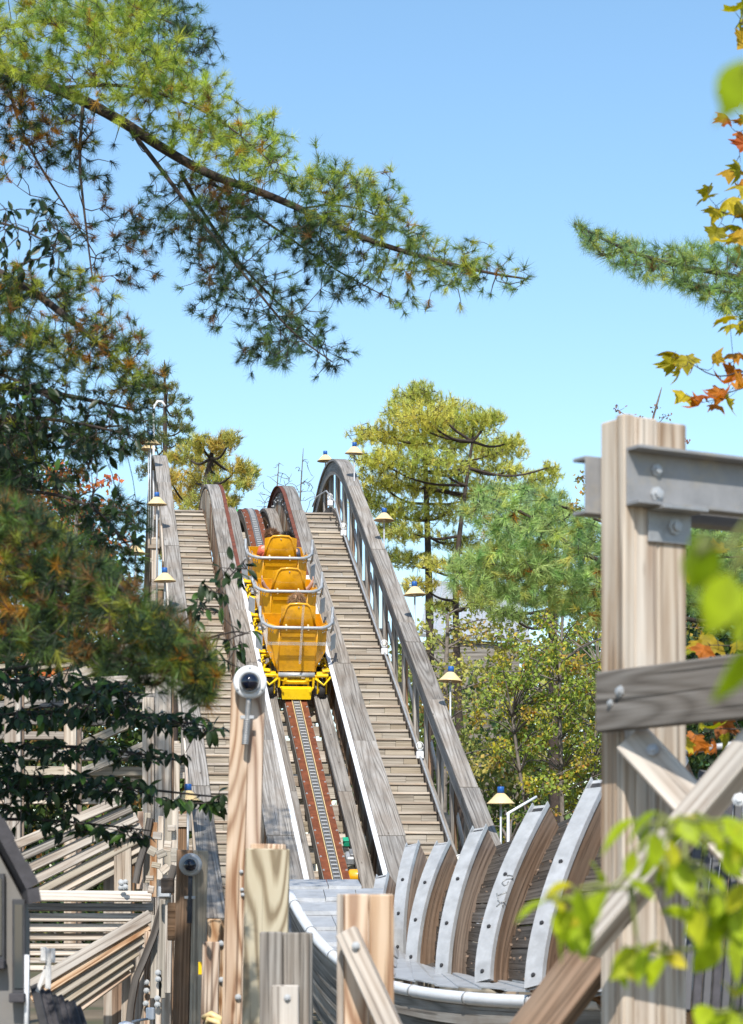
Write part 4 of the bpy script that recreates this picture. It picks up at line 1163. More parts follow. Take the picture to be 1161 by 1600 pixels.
strips(HT, 'plank', [(-60, 1178, 262, 1182, 17, 0, 0), (-60, 1204, 250, 1206, 15, .05, .05), (-60, 1219, 255, 1221, 12, .1, .1), (-60, 1236, 215, 1236, 13, .14, .14), (-60, 1252, 200, 1252, 10, .2, .2), (-60, 1149, 130, 1150, 13, .0, 0), (-60, 1125, 262, 1128, 14, .1, .1),
                     (-60, 1106, 255, 1090, 14, .15, .15), (-60, 1075, 250, 1060, 14, .2, .2), (-60, 1050, 180, 1030, 14, .25, .25), (20, 1100, 150, 1042, 16, -.1, -.1), (-20, 1060, 120, 1010, 13, .3, .3), (30, 1090, 240, 985, 13, .3, .3)], 31, (M_PALE, M_PALE, M_TAN, M_GREY))
strips(HT, 'plank', [(120, 1168, 250, 1110, 14, -.12, -.12), (110, 1215, 262, 1150, 14, -.12, -.12), (60, 1060, 230, 1120, 12, .4, .4)], 31, (M_PALE, M_TAN))
# the rough ends of the bents between the troughs and the left handrail: upright boards, each its own
EB = thing('bent_cluster', 'cluster of upright bent boards with stepped ends beside the dark camera post', 'trestle', P(245, 1440, 26), 'trestles at the lower left')
rnd = random.Random(5)
for k, (x, y0, y1, wpx, D) in enumerate([(196, 1525, 1640, 14, 25.9), (208, 1500, 1640, 10, 25.7), (217, 1480, 1640, 13, 25.6), (229, 1455, 1640, 10, 25.5), (240, 1430, 1560, 10, 25.4), (247, 1515, 1640, 9, 25.2), (253, 1405, 1560, 11, 25.2), (262, 1398, 1552, 11, 25.0),
                                         (208, 1285, 1395, 8, 28.4), (218, 1268, 1390, 10, 28.3), (229, 1270, 1380, 10, 28.1), (239, 1285, 1402, 11, 27.9), (250, 1275, 1375, 9, 27.6), (262, 1262, 1368, 12, 27.4), (272, 1250, 1375, 10, 27.2)]):
    board('bent_board', P(x, y1, D), P(x + 2, y0, D), wpx * D / F, .05, rnd.choice((M_PALE, M_TAN, M_PALE, M_NEW)), EB, up=Vector((0, -1, 0)))
for k, (x, y, w, h, a, D) in enumerate([(246, 1306, 14, 12, .1, 27.0), (238, 1330, 13, 14, .5, 27.0), (252, 1334, 15, 13, -.4, 26.8), (262, 1322, 12, 16, .1, 26.6), (244, 1352, 14, 9, .2, 26.7), (258, 1358, 15, 12, -.7, 26.5), (234, 1372, 12, 8, 0, 26.4), (268, 1294, 12, 10, .0, 27.1), (272, 1336, 10, 22, 0, 26.6), (236, 1390, 9, 12, .2, 26.2)]):
    m = Matrix.Translation(P(x, y, D)) @ Matrix.Rotation(a, 4, 'Y')
    MB().box(m, w * D / F, .06, h * D / F).build('board_end', rnd.choice((M_PALE, M_TAN)), EB)
for (x, y, D) in ((229, 1535, 25.45), (229, 1548, 25.45), (247, 1520, 25.15), (247, 1530, 25.15), (228, 1568, 25.45), (246, 1560, 25.15), (246, 1570, 25.15), (196, 1386, 26.9), (190, 1380, 26.9)):
    bolt_at(EB, P(x, y, D - .04), 1.3)
# curved tarred rims that close the trough ends
for lab, pts, D in (('dark curved rim closing the fanned planks, seen edge on', [(272, 1352), (262, 1385), (250, 1425), (240, 1460), (224, 1500), (211, 1530), (204, 1570), (199, 1620)], 25.2),
                    ('dark curved rim closing the inclined planks under the leaves', [(234, 1278), (230, 1300), (224, 1325), (216, 1352), (211, 1380)], 27.8)):
    o = thing('trough_rim', lab, 'trough rim', P(*pts[3], D), 'rims of the plank troughs')
    q = [P(x, y, D + .1 * i / len(pts)) for i, (x, y) in enumerate(pts)]
    for side, mat in ((0, M_TAR), (.09, M_BROWN)):
        rings = []
        for i, p in enumerate(q):
            d = (q[min(i + 1, len(q) - 1)] - q[max(i - 1, 0)]).normalized(); nx = d.cross(Vector((0, 1, 0))).normalized()
            w = .035
            rings.append([p - nx * w + Vector((0, side, 0)), p + nx * w + Vector((0, side, 0)), p + nx * w + Vector((0, side + .08, 0)), p - nx * w + Vector((0, side + .08, 0))])
        MB().sweep(rings).build('rim_ply', mat, o)
# posts that hold the troughs up
for k, (x, D, y0, lab) in enumerate(((172, 28.6, 1330, 'pale upright post standing behind the inclined planks'), (192, 28.2, 1320, 'bolted upright post right of the pale one behind the inclined planks'), (186, 26.4, 1525, 'dark upright post below the fan of planks'),
                              (20, 29.5, 1060, 'far left upright post behind the layered leaves'), (110, 29.6, 1050, 'middle upright post behind the layered leaves'), (255, 30.4, 1000, 'right upright post behind the layered leaves'), (232, 30.6, 1090, 'slim upright post next to the right one behind the layered leaves'))):
    a, b = P(x, y0, D), P(x, 1400, D); b.z = 0
    o = thing('trestle_post', lab, 'post', b, 'posts under the left troughs')
    board('upright', b, a, .20 if k % 2 else .15, .09, M_BROWN if k == 2 else M_PALE, o, up=Vector((0, -1, 0)))
    board('upright_ply', b + Vector((.05, .07, 0)), a + Vector((.05, .07, -.08)), .16, .05, M_BROWN, o, up=Vector((0, -1, 0)))
    if k == 1:
        for yy in (1378, 1387): 
            for dx in (-3, 4): bolt_at(o, P(x + dx, yy, D - .05), 1.3)

wr = thing('white_rail', 'thin white rail slanting up behind the capped ribs by the lowest right lamp', 'rail', P(800, 1268, 31))
MB().tube([P(792, 1272, 31), P(838, 1245, 31.4)], .018, 8).build('tube', M_PVC, wr)
MB().tube([P(794, 1400, 31), P(794, 1270, 31)], .018, 8).build('rail_post', M_PVC, wr)
# small electrical things
eb = thing('grey_junction_box', 'grey electrical box on the dark curved rim beside the camera post', 'electrical box', P(257, 1394, 25))
MB().box(Matrix.Translation(P(257, 1394, 24.95)), .13, .09, .12, .01).build('box_body', M_GALV, eb)
MB().box(Matrix.Translation(P(257, 1394, 24.89)), .11, .02, .10, .006).build('box_door', M_SHEET, eb)
wb_ = thing('white_fixture', 'white switch box with a drooping floodlight at the bottom edge', 'floodlight', P(235, 1585, 24))
MB().box(Matrix.Translation(P(235, 1584, 24)), .085, .06, .125, .01).build('switch_box', M_WHITE, wb_)
MB().tube([P(230, 1592, 23.95), P(218, 1594, 23.9), P(206, 1597, 23.9)], .015, 6).build('arm', M_SHEET, wb_)
m = Matrix.Translation(P(200, 1604, 23.9)) @ Matrix.Rotation(.25, 4, 'Y')
MB().lathe([(.0, .05), (.05, .045), (.09, .02), (.12, -.03), (.115, -.03), (0, -.02)], m, 16).build('reflector', M_WHITE, wb_)
br = thing('white_bracket', 'white forked metal bracket standing beside the pale hut', 'bracket', P(72, 1530, 13))
MB().board(P(75, 1545, 13), P(76, 1482, 13), .03, .012, Vector((0, -1, 0))).build('upright', M_WHITE, br)
MB().board(P(58, 1550, 13.02), P(73, 1510, 13.02), .022, .012, Vector((0, -1, 0))).build('strut', M_WHITE, br)
MB().board(P(68, 1502, 12.98), P(68, 1480, 12.98), .03, .03, Vector((0, -1, 0))).build('fork_arm', M_WHITE, br)
MB().board(P(83, 1504, 12.98), P(83, 1482, 12.98), .02, .03, Vector((0, -1, 0))).build('fork_arm', M_WHITE, br)

# ------------------------------------------------------------------ pale hut at the left edge
hut = thing('pale_hut', 'pale rendered hut with an arched dark roof at the lower left edge', 'hut', (-2.9, 13.4, 0))
HY_ = Vector((-.36, .933, 0))          # the hut's side runs along the line of sight, so only its end wall shows
ARC = [(50, 1412), (46, 1390), (28, 1356), (10, 1322), (-8, 1290), (-26, 1258), (-44, 1226), (-62, 1194), (-80, 1160), (-100, 1126)]
arc = [P(x, y, 12) for x, y in ARC]
xm = P(-100, 1126, 12).x
arc = arc + [Vector((2 * xm - p.x, p.y, p.z)) for p in arc[-2::-1]]
def slab(pts, th, mat, name, par):
    f = [Vector(p) for p in pts]; n = (f[1] - f[0]).cross(f[2] - f[0]).normalized() * th; k = len(f)
    return MB().add(f + [p + n for p in f], [list(range(k))[::-1], list(range(k, 2 * k))] + [[i, (i + 1) % k, (i + 1) % k + k, i + k] for i in range(k)]).build(name, mat, par)
inn = [p + Vector((-.03 if p.x > xm else .03, 0, -.06)) for p in arc]
slab([Vector((inn[0].x, 12, 0))] + inn + [Vector((inn[-1].x, 12, 0))], -.12, M_STUCCO, 'end_wall', hut)
for e in (inn[0], inn[-1]):
    a = Vector((e.x, 12.14, 0)); s_ = -.1 if e is inn[0] else .1
    slab([a, a + HY_ * 3, a + HY_ * 3 + ZU * e.z, a + ZU * e.z], -.1 if e is inn[0] else .1, M_STUCCO, 'side_wall', hut)
for i in range(len(arc) - 1):
    a, b = arc[i], arc[i + 1]
    o1 = Vector((b.z - a.z, 0, -(b.x - a.x))).normalized() * -.0
    up_ = Vector((-(b.z - a.z), 0, (b.x - a.x))).normalized()
    if up_.dot(Vector(((a.x + b.x) / 2 - xm, 0, .6))) < 0: up_ = -up_
    f0 = Vector((0, -.10, 0)); vs = [a + f0, b + f0, b + HY_ * 3.2, a + HY_ * 3.2]
    MB().add(vs + [v + up_ * (.062 + .008 * (i % 2)) for v in vs], [[0, 1, 2, 3], [7, 6, 5, 4], [0, 4, 5, 1], [1, 5, 6, 2], [2, 6, 7, 3], [3, 7, 4, 0]]).build('shingle', M_SHINGLE, hut)
for x0, y0, x1, y1 in ((-14, 1365, 8, 1500), (20, 1405, 40, 1552)):
    a, b = P(x0, y1, 11.97), P(x1, y0, 11.97)
    w = MB().box(Matrix.Translation((a + b) / 2), b.x - a.x, .04, b.z - a.z, .004).build('window', M_DARK, hut)
    MB().box(Matrix.Translation((a + b) / 2 + Vector((0, -.022, 0))), (b.x - a.x) * .66, .012, (b.z - a.z) * .9, .002).build('pane', M_PANE, w)
    MB().box(Matrix.Translation(Vector(((a.x + b.x) / 2, 11.93, a.z - .02))), (b.x - a.x) * 1.2, .1, .045, .004).build('sill', M_SHINGLE, w)
MB().tube([P(41, 1640, 11.95), P(42, 1492, 11.95)], .012, 8).build('downpipe', M_PVC, hut)
# dark boarded lean-to roof in front of it
dr = thing('dark_lean_to', 'dark boarded lean-to roof below the fan of planks, beside the hut', 'roof', P(90, 1600, 14))
for k in range(8):
    x = 54 + k * 9.5
    board('roof_board', P(x + 34, 1680, 13.6), P(x, 1540 + k * 4.5 + (k % 2) * 4, 14.1), .05, .03, M_SHINGLE if k % 3 else M_DARK, dr, up=Vector((-.3, -1, .5)))
# ------------------------------------------------------------------ vegetation
def to3(px, D):
    """Photograph pixels (N,2) and depths (N,) to points of the place."""
    px = np.asarray(px, float); D = np.asarray(D, float)
    return np.stack([(px[:, 0] - CX) * D / F, D, CZ + (HY - px[:, 1]) * D / F], 1)
def in_poly(pts, poly):
    x, y = pts[:, 0], pts[:, 1]; ins = np.zeros(len(pts), bool); n = len(poly)
    for i in range(n):
        (x0, y0), (x1, y1) = poly[i], poly[(i + 1) % n]
        c = ((y0 > y) != (y1 > y)) & (x < (x1 - x0) * (y - y0) / ((y1 - y0) or 1e-9) + x0)
        ins ^= c
    return ins
def cloud(poly, n, d0, d1, minpx=0):
    """n points spread through the volume that the outline poly encloses between depths d0 and d1."""
    poly = [tuple(map(float, p)) for p in poly]
    xs, ys = zip(*poly); out = np.zeros((0, 2))
    while len(out) < n:
        c = np.stack([RNG.uniform(min(xs), max(xs), 4 * n), RNG.uniform(min(ys), max(ys), 4 * n)], 1)
        out = np.vstack([out, c[in_poly(c, poly)]])
    p = to3(out[:n], RNG.uniform(d0 * DM, d1 * DM, n))
    if CLUMP:                              # tufts gather in sprays with gaps between
        c = p[:max(1, n // CLUMP)]
        p = c[RNG.integers(0, len(c), n)] + RNG.normal(size=(n, 3)) * np.array([.085, .13, .05]) * DM
    return p
def blob(cx, cy, rx, ry, D, n, dr=None):
    """n points in an ellipsoid seen at (cx, cy) with pixel radii rx, ry, denser towards its skin."""
    v = unit(RNG.normal(size=(n, 3))) * (RNG.uniform(0, 1, (n, 1)) ** .45)
    s = D / F; c = np.array(P(cx, cy, D))
    return c + v * np.array([rx * s, dr if dr else rx * s * 1.1, ry * s])
CLUMP = 0
DM = 1.0                                   # depth factor for a whole tree
def poly3(pts): return [np.array(P(x, y, D * DM)) for x, y, D in pts]
def resample(pts, step):
    pts = [np.asarray(p, float) for p in pts]; out = [pts[0]]
    for a, b in zip(pts, pts[1:]):
        k = max(1, int(np.linalg.norm(b - a) / step))
        out += [a + (b - a) * (i / k) for i in range(1, k + 1)]
    return np.array(out)
def smooth(pts, it=2):
    p = np.array(pts, float)
    for _ in range(it):
        q = [p[0]]
        for a, b in zip(p, p[1:]): q += [a * .75 + b * .25, a * .25 + b * .75]
        q.append(p[-1]); p = np.array(q)
    return p
def grow(skel, att, step=.12, sag=.06, bias=.35):
    """Joins every point of att to the nearest wood so far, so that twigs fork from twigs. Returns paths (N,4,3), end directions, level."""
    base = np.vstack([resample(s, step) for s in skel]); nb = len(base)
    N = len(att)
    nodes = np.zeros((nb + 3 * N, 3)); nodes[:nb] = base
    cost = np.zeros(nb + 3 * N); lev = np.zeros(nb + 3 * N, int)
    d0 = np.array([np.min(np.sum((base - a) ** 2, 1)) for a in att]); order = np.argsort(d0)
    m = nb; paths = np.zeros((N, 4, 3)); levels = np.zeros(N, int)
    for i in order:
        a = att[i]
        d = np.sqrt(np.sum((nodes[:m] - a) ** 2, 1)) + bias * cost[:m]
        j = int(np.argmin(d)); p = nodes[j]; v = a - p; ln = np.linalg.norm(v) + 1e-6
        w = RNG.normal(size=3) * ln * .09
        q1 = p + v * .33 + w + np.array([0, 0, -sag * ln]); q2 = p + v * .7 + w * .6 + np.array([0, 0, -sag * ln])
        paths[i] = (p, q1, q2, a); levels[i] = lev[j]
        for q, f in ((q1, .33), (q2, .7), (a, 1)):
            nodes[m] = q; cost[m] = cost[j] + ln * f; lev[m] = lev[j] + 1; m += 1
    return paths, unit(paths[:, 3] - paths[:, 2]), levels
def twig_mesh(paths, r0, r1):
    """Three sided twigs. paths (N,K,3); r0, r1 (N,) radii at foot and tip."""
    N, K, _ = paths.shape
    d = unit(paths[:, -1] - paths[:, 0]); ref = np.where(np.abs(d[:, 2:3]) > .9, np.array([[1, 0, 0]]), np.array([[0, 0, 1]]))
    u = unit(np.cross(d, ref)); v = np.cross(d, u)
    V = np.zeros((N, K, 3, 3))
    for k in range(K):
        r = (np.asarray(r0) + (np.asarray(r1) - np.asarray(r0)) * k / (K - 1)).reshape(-1, 1)
        for j in range(3):
            a = 2 * math.pi * j / 3
            V[:, k, j] = paths[:, k] + u * r * math.cos(a) + v * r * math.sin(a)
    idx = np.arange(N * K * 3).reshape(N, K, 3); Fs = []
    for k in range(K - 1):
        for j in range(3):
            Fs.append(np.stack([idx[:, k, j], idx[:, k, (j + 1) % 3], idx[:, k + 1, (j + 1) % 3], idx[:, k + 1, j]], 1))
    return V.reshape(-1, 3), np.vstack(Fs)
def cards(pos, dirs, ln, w, col, fold=.25):
    """Small folded leaves, four triangles' worth of two quads each."""
    N = len(pos); r = RNG.normal(size=(N, 3)); s = unit(r - dirs * np.sum(r * dirs, 1, keepdims=True)); n = np.cross(dirs, s)
    L_ = ln * RNG.uniform(.7, 1.2, (N, 1)); W_ = w * RNG.uniform(.75, 1.2, (N, 1)) * .5
    a = pos; t = pos + dirs * L_; m = pos + dirs * L_ * .45
    V = np.stack([a, m + s * W_ + n * W_ * fold * 2, t, m - s * W_ + n * W_ * fold * 2], 1).reshape(-1, 3)
    i = np.arange(N) * 4
    Fs = np.vstack([np.stack([i, i + 1, i + 2], 1), np.stack([i, i + 2, i + 3], 1)])
    return V, Fs, np.repeat(col, 4, 0)
def limbs(name, parent, lines, mat, **kw):
    """Tapered limbs; lines: (points, foot radius, tip radius). Few limbs: an object each; many: one mesh."""
    one = MB()
    for pts, r0, r1 in lines:
        q = smooth(pts, 2); mb = MB() if len(lines) <= 14 else one
        mb.tube([Vector(p) for p in q], r0, 8, True, r1)
        if mb is not one: o = mb.build(name, mat, parent, **kw)
    return one.build(name, mat, parent, kind='stuff', **kw) if len(lines) > 14 else o
M_NEEDLE = foliage('pine_needles', .25, rough=.5)
M_LEAFY = foliage('small_leaves', .35)
GREEN, YELG, DARKG, BROWN, ORNG = (.10, .165, .038), (.29, .32, .045), (.035, .062, .030), (.20, .105, .035), (.42, .20, .03)
BLUEG = (.065, .12, .062)

def pine(name, label, base, skel, clouds, cat='tree', group=None, tw=(.0055, .0028), mat=M_BARK, tuftn=38, ln=.1, w=.0044, trunk=None, dirmix=.6, sag=.05, **nk):
    """skel: limbs (points, r0, r1); clouds: (points (N,3), palette colours, weights)."""
    o = thing(name, label, cat, base, group)
    if trunk: limbs('trunk', o, [trunk], mat)
    limbs('limb', o, skel, mat)
    att = np.vstack([c[0] for c in clouds]); cols = np.vstack([palette(len(c[0]), c[1], c[2]) for c in clouds])
    paths, d, lev = grow([smooth(s[0], 2) for s in skel], att, sag=sag)
    r = np.where(lev == 0, tw[0] * 1.4, np.where(lev < 3, tw[0], tw[0] * .6))
    V, Fs = twig_mesh(paths, r, np.full(len(r), tw[1])); npobj('twigs', V, Fs, M_TWIG, o, kind='stuff')
    d = unit(d * dirmix + np.array([0, -.05, .28]) * (1 - dirmix) + RNG.normal(size=d.shape) * .22)
    V, Fs, c = needles(att, d, tuftn, ln, w, cols, **nk)
    npobj('crown', V, Fs, M_NEEDLE, o, c)
    return o
LIT = [(.46, .52, .07), (.20, .30, .06), (.32, .39, .06), BROWN, (.45, .27, .04)]  # sunlit brightness of the upper bough is put into these tuft colours
# the great white pine whose bough crosses the sky from the upper left
DM = 1.32; CLUMP = 6
tr = (-7.4, 25.7, 0)
trunk_top = np.array([-7.1, 25.5, 17])
main = poly3([(-260, -40, 19), (-120, 40, 18.7), (0, 105, 18.4), (90, 138, 18.2), (180, 182, 18.0), (260, 236, 17.9), (330, 275, 17.8), (400, 297, 17.7), (470, 326, 17.6), (560, 370, 17.5), (640, 396, 17.4), (705, 413, 17.3), (770, 428, 17.2), (826, 436, 17.1)])
tk = np.array([-7.25, 25.6, 10.3])
skA = [([tk] + main, .082, .007),
       (poly3([(205, 205, 18), (250, 262, 17.7), (300, 330, 17.5), (350, 390, 17.3), (400, 452, 17.2), (455, 520, 17.1), (520, 566, 17.0)]), .026, .005),
       (poly3([(282, 268, 17.9), (318, 335, 18.1), (372, 410, 18.2), (430, 470, 18.3), (500, 532, 18.4)]), .022, .005),
       (poly3([(330, 285, 17.8), (390, 330, 18), (450, 370, 18.1), (520, 420, 18.1), (600, 462, 18.0)]), .018, .005),
       (poly3([(130, 160, 18.1), (123, 250, 17.6), (132, 335, 17.5), (145, 440, 17.4)]), .02, .006),
       (poly3([(10, 115, 18.3), (30, 200, 18), (65, 265, 17.8), (110, 335, 17.6), (150, 400, 17.6)]), .018, .005),
       (poly3([(-60, 60, 18.6), (60, 30, 18.8), (160, 20, 18.9), (250, 25, 19), (310, 60, 19)]), .025, .006),
       (poly3([(90, 138, 18.2), (180, 130, 17.6), (270, 150, 17.4), (350, 190, 17.3), (420, 250, 17.2)]), .022, .005),
       (poly3([(470, 326, 17.6), (520, 318, 17.3), (580, 330, 17.2), (625, 362, 17.2)]), .012, .004)]
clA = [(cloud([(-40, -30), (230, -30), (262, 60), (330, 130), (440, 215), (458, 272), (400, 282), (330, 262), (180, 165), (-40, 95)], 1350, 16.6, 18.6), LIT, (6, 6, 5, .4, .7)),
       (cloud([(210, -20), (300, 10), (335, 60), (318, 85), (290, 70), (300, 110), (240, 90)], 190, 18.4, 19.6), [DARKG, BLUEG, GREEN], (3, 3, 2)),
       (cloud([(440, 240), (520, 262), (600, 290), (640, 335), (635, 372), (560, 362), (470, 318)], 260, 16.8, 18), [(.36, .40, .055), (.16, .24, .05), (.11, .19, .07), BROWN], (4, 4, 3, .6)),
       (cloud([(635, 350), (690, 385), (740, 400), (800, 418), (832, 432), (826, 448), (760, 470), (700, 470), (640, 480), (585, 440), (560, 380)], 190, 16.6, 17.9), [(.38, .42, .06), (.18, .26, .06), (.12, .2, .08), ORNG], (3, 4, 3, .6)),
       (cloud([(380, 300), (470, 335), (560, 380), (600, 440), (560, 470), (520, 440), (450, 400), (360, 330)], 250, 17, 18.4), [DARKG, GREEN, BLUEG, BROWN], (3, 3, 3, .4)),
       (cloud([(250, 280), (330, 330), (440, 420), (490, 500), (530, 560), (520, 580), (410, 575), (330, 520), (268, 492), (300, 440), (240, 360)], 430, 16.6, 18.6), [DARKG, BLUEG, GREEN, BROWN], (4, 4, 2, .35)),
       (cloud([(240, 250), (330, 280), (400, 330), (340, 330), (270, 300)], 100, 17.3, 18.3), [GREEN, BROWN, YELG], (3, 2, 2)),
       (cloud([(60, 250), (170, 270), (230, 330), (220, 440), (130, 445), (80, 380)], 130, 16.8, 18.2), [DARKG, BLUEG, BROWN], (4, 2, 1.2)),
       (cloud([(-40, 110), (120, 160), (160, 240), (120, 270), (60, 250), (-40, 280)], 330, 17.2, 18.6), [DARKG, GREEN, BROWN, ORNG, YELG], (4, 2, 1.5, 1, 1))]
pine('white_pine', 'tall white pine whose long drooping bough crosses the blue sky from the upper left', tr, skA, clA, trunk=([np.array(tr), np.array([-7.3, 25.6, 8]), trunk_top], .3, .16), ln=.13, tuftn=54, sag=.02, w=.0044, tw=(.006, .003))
DM = 1.0
# second pine: the mixed green and rusty boughs at the left edge
tr2 = (-4.6, 18.4, 0); tk2 = [np.array([-4.5, 18.4, z]) for z in (6.8, 5.4, 4.2)]
skB = [([tk2[0]] + poly3([(-60, 400, 18), (40, 445, 17.9), (110, 500, 17.7), (175, 555, 17.6), (225, 605, 17.5)]), .05, .006),
       ([tk2[1]] + poly3([(-50, 600, 18), (60, 610, 17.8), (140, 625, 17.6), (205, 640, 17.5)]), .04, .006),
       ([tk2[2]] + poly3([(-40, 720, 18), (40, 690, 17.8), (120, 670, 17.6), (190, 665, 17.5)]), .035, .006)]
clB = [(cloud([(-40, 430), (60, 425), (150, 450), (215, 480), (232, 540), (240, 580), (225, 640), (170, 600), (80, 560), (-40, 560)], 600, 16.8, 18.4), [YELG, GREEN, ORNG, BROWN, DARKG], (3, 4, .9, .8, 3)),
       (cloud([(-40, 560), (100, 570), (222, 640), (222, 690), (190, 730), (140, 720), (-40, 800)], 620, 16.8, 18.6), [DARKG, GREEN, BLUEG, BROWN, YELG], (6, 2, 2, 1, .4)),
       (cloud([(-60, 740), (130, 720), (205, 760), (215, 900), (60, 960), (-60, 960)], 380, 17, 18.6), [DARKG, BLUEG, GREEN], (5, 2, 2))]
pine('white_pine', 'pine at the left edge with rusty and yellow green tufts above the dark leaves', tr2, skB, clB, trunk=([np.array(tr2), np.array([-4.55, 18.4, 4]), np.array([-4.4, 18.5, 9.5])], .2, .1), ln=.11, tuftn=40, w=.0046)
CLUMP = 0
# third pine: the nearer, browner bough hanging before the left stairs
tr3 = (-3.6, 12.3, 0)
skC = [([np.array([-3.5, 12.3, 3.4])] + poly3([(-100, 850, 12.2), (60, 895, 12), (180, 955, 11.8), (280, 1015, 11.7), (330, 1050, 11.6)]), .04, .005),
       ([np.array([-3.5, 12.3, 3.9])] + poly3([(-80, 790, 12.4), (40, 810, 12.2), (140, 880, 12.1), (240, 960, 12)]), .035, .005),
       ([np.array([-3.5, 12.3, 2.9])] + poly3([(-60, 960, 12.1), (60, 985, 12), (170, 1020, 11.9), (280, 1060, 11.8)]), .03, .005)]
clC = [(cloud([(-40, 780), (40, 775), (130, 850), (240, 930), (315, 985), (345, 1040), (330, 1105), (300, 1095), (240, 1075), (150, 1045), (60, 1030), (-40, 1040)], 640, 11.2, 12.7), [DARKG, BROWN, GREEN, ORNG, YELG], (6, 1.1, 3.5, .6, 1)),
       (cloud([(-40, 760), (40, 780), (110, 840), (200, 900), (120, 910), (-40, 860)], 90, 11.6, 12.8), [DARKG, BROWN, GREEN, ORNG], (4, 3, 2, 1)),
       (cloud([(180, 935), (290, 985), (340, 1045), (325, 1095), (290, 1060), (210, 1000)], 230, 11.2, 12), [GREEN, YELG, DARKG, ORNG], (3, 2, 3, 1))]
pine('white_pine', 'nearer pine bough with browning needles hanging before the left stairs', tr3, skC, clC, trunk=([np.array(tr3), np.array([-3.55, 12.3, 3]), np.array([-3.5, 12.4, 6])], .16, .09), ln=.11, tuftn=44)
# boughs on the right
pine('white_pine', 'green pine bough pointing left from the upper right edge', (3.6, 19.5, 0),
     [([np.array([3.55, 19.5, 6.9])] + poly3([(1161, 432, 19.2), (1080, 420, 19), (1000, 400, 18.9), (930, 368, 18.8), (897, 348, 18.7)]), .03, .005),
      ([np.array([3.55, 19.5, 6.6])] + poly3([(1190, 470, 19.3), (1130, 455, 19.2), (1080, 440, 19.1)]), .02, .005)],
     [(cloud([(890, 342), (930, 360), (1000, 378), (1060, 384), (1110, 378), (1200, 385), (1200, 500), (1150, 500), (1110, 475), (1050, 445), (1000, 440), (950, 410), (915, 385)], 400, 18.3, 19.8), [(.22, .34, .09), (.13, .23, .10), (.36, .44, .09), BROWN], (4, 3, 2, .3))],
     trunk=([np.array([3.6, 19.5, 0]), np.array([3.55, 19.5, 5]), np.array([3.5, 19.5, 10])], .18, .1), ln=.125, tuftn=42)
pine('white_pine', 'soft green pine bough left of the big post, before the yellow pine', (4.6, 24, 0),
     [([np.array([4.5, 24, 5.6])] + poly3([(1120, 930, 23), (1000, 905, 22.6), (900, 860, 22.2), (820, 800, 22), (745, 770, 21.8)]), .04, .006),
      ([np.array([4.5, 24, 5.0])] + poly3([(1100, 980, 23), (960, 930, 22.6), (860, 895, 22.3), (770, 880, 22.1), (700, 880, 22)]), .03, .006),
      ([np.array([4.5, 24, 6.4])] + poly3([(1100, 860, 23.4), (980, 830, 23), (900, 800, 22.8), (850, 780, 22.6)]), .025, .006)],
     [(cloud([(735, 770), (770, 752), (840, 762), (900, 800), (960, 830), (1161, 830), (1161, 960), (960, 950), (900, 905), (830, 880), (790, 850), (750, 830), (720, 800)], 950, 21.2, 23.6), [(.38, .50, .16), (.28, .42, .14), (.21, .34, .15), (.48, .52, .13), ORNG], (5, 4, 2, 2, .3)),
      (cloud([(700, 870), (770, 850), (860, 880), (950, 930), (950, 985), (860, 950), (780, 935), (705, 920)], 380, 21.4, 23.2), [(.38, .50, .16), (.28, .42, .14), (.50, .52, .13), ORNG], (5, 3, 2, .6))],
     trunk=([np.array([4.6, 24, 0]), np.array([4.5, 24, 5]), np.array([4.5, 24, 10])], .2, .1), ln=.14, tuftn=42, w=.0065)

# ---- broadleaf tree with dark glossy leaves at the left, its layered sprays before the trestle
def leaf_mesh(name, ln, w, mat, curl=.12, tip=.25):
    """Pointed oval leaf with a keel and a droop, 16 triangles."""
    V, Fs = [], []
    ks = [(0, 0.02), (.12, .5), (.3, .92), (.5, 1.0), (.7, .78), (.87, .38), (1, 0.02)]
    for t, ww in ks:
        z = -curl * ln * t * t
        V += [(t * ln, -w / 2 * ww, z + .16 * w * ww), (t * ln, 0, z), (t * ln, w / 2 * ww, z + .16 * w * ww)]
    for i in range(len(ks) - 1):
        a = i * 3
        Fs += [[a, a + 3, a + 4, a + 1], [a + 1, a + 4, a + 5, a + 2]]
    me = bpy.data.meshes.new(name); me.from_pydata(V, [], Fs)
    me.polygons.foreach_set('use_smooth', [True] * len(Fs)); me.materials.append(mat); me.update(); return me
def orient(p, d, roll, sc=1.0):
    d = Vector(d).normalized(); m = frame(d, Vector((math.sin(roll) * .9, -math.cos(roll) * .5, .75))).to_4x4(); m.translation = p
    return m @ Matrix.Scale(sc, 4)
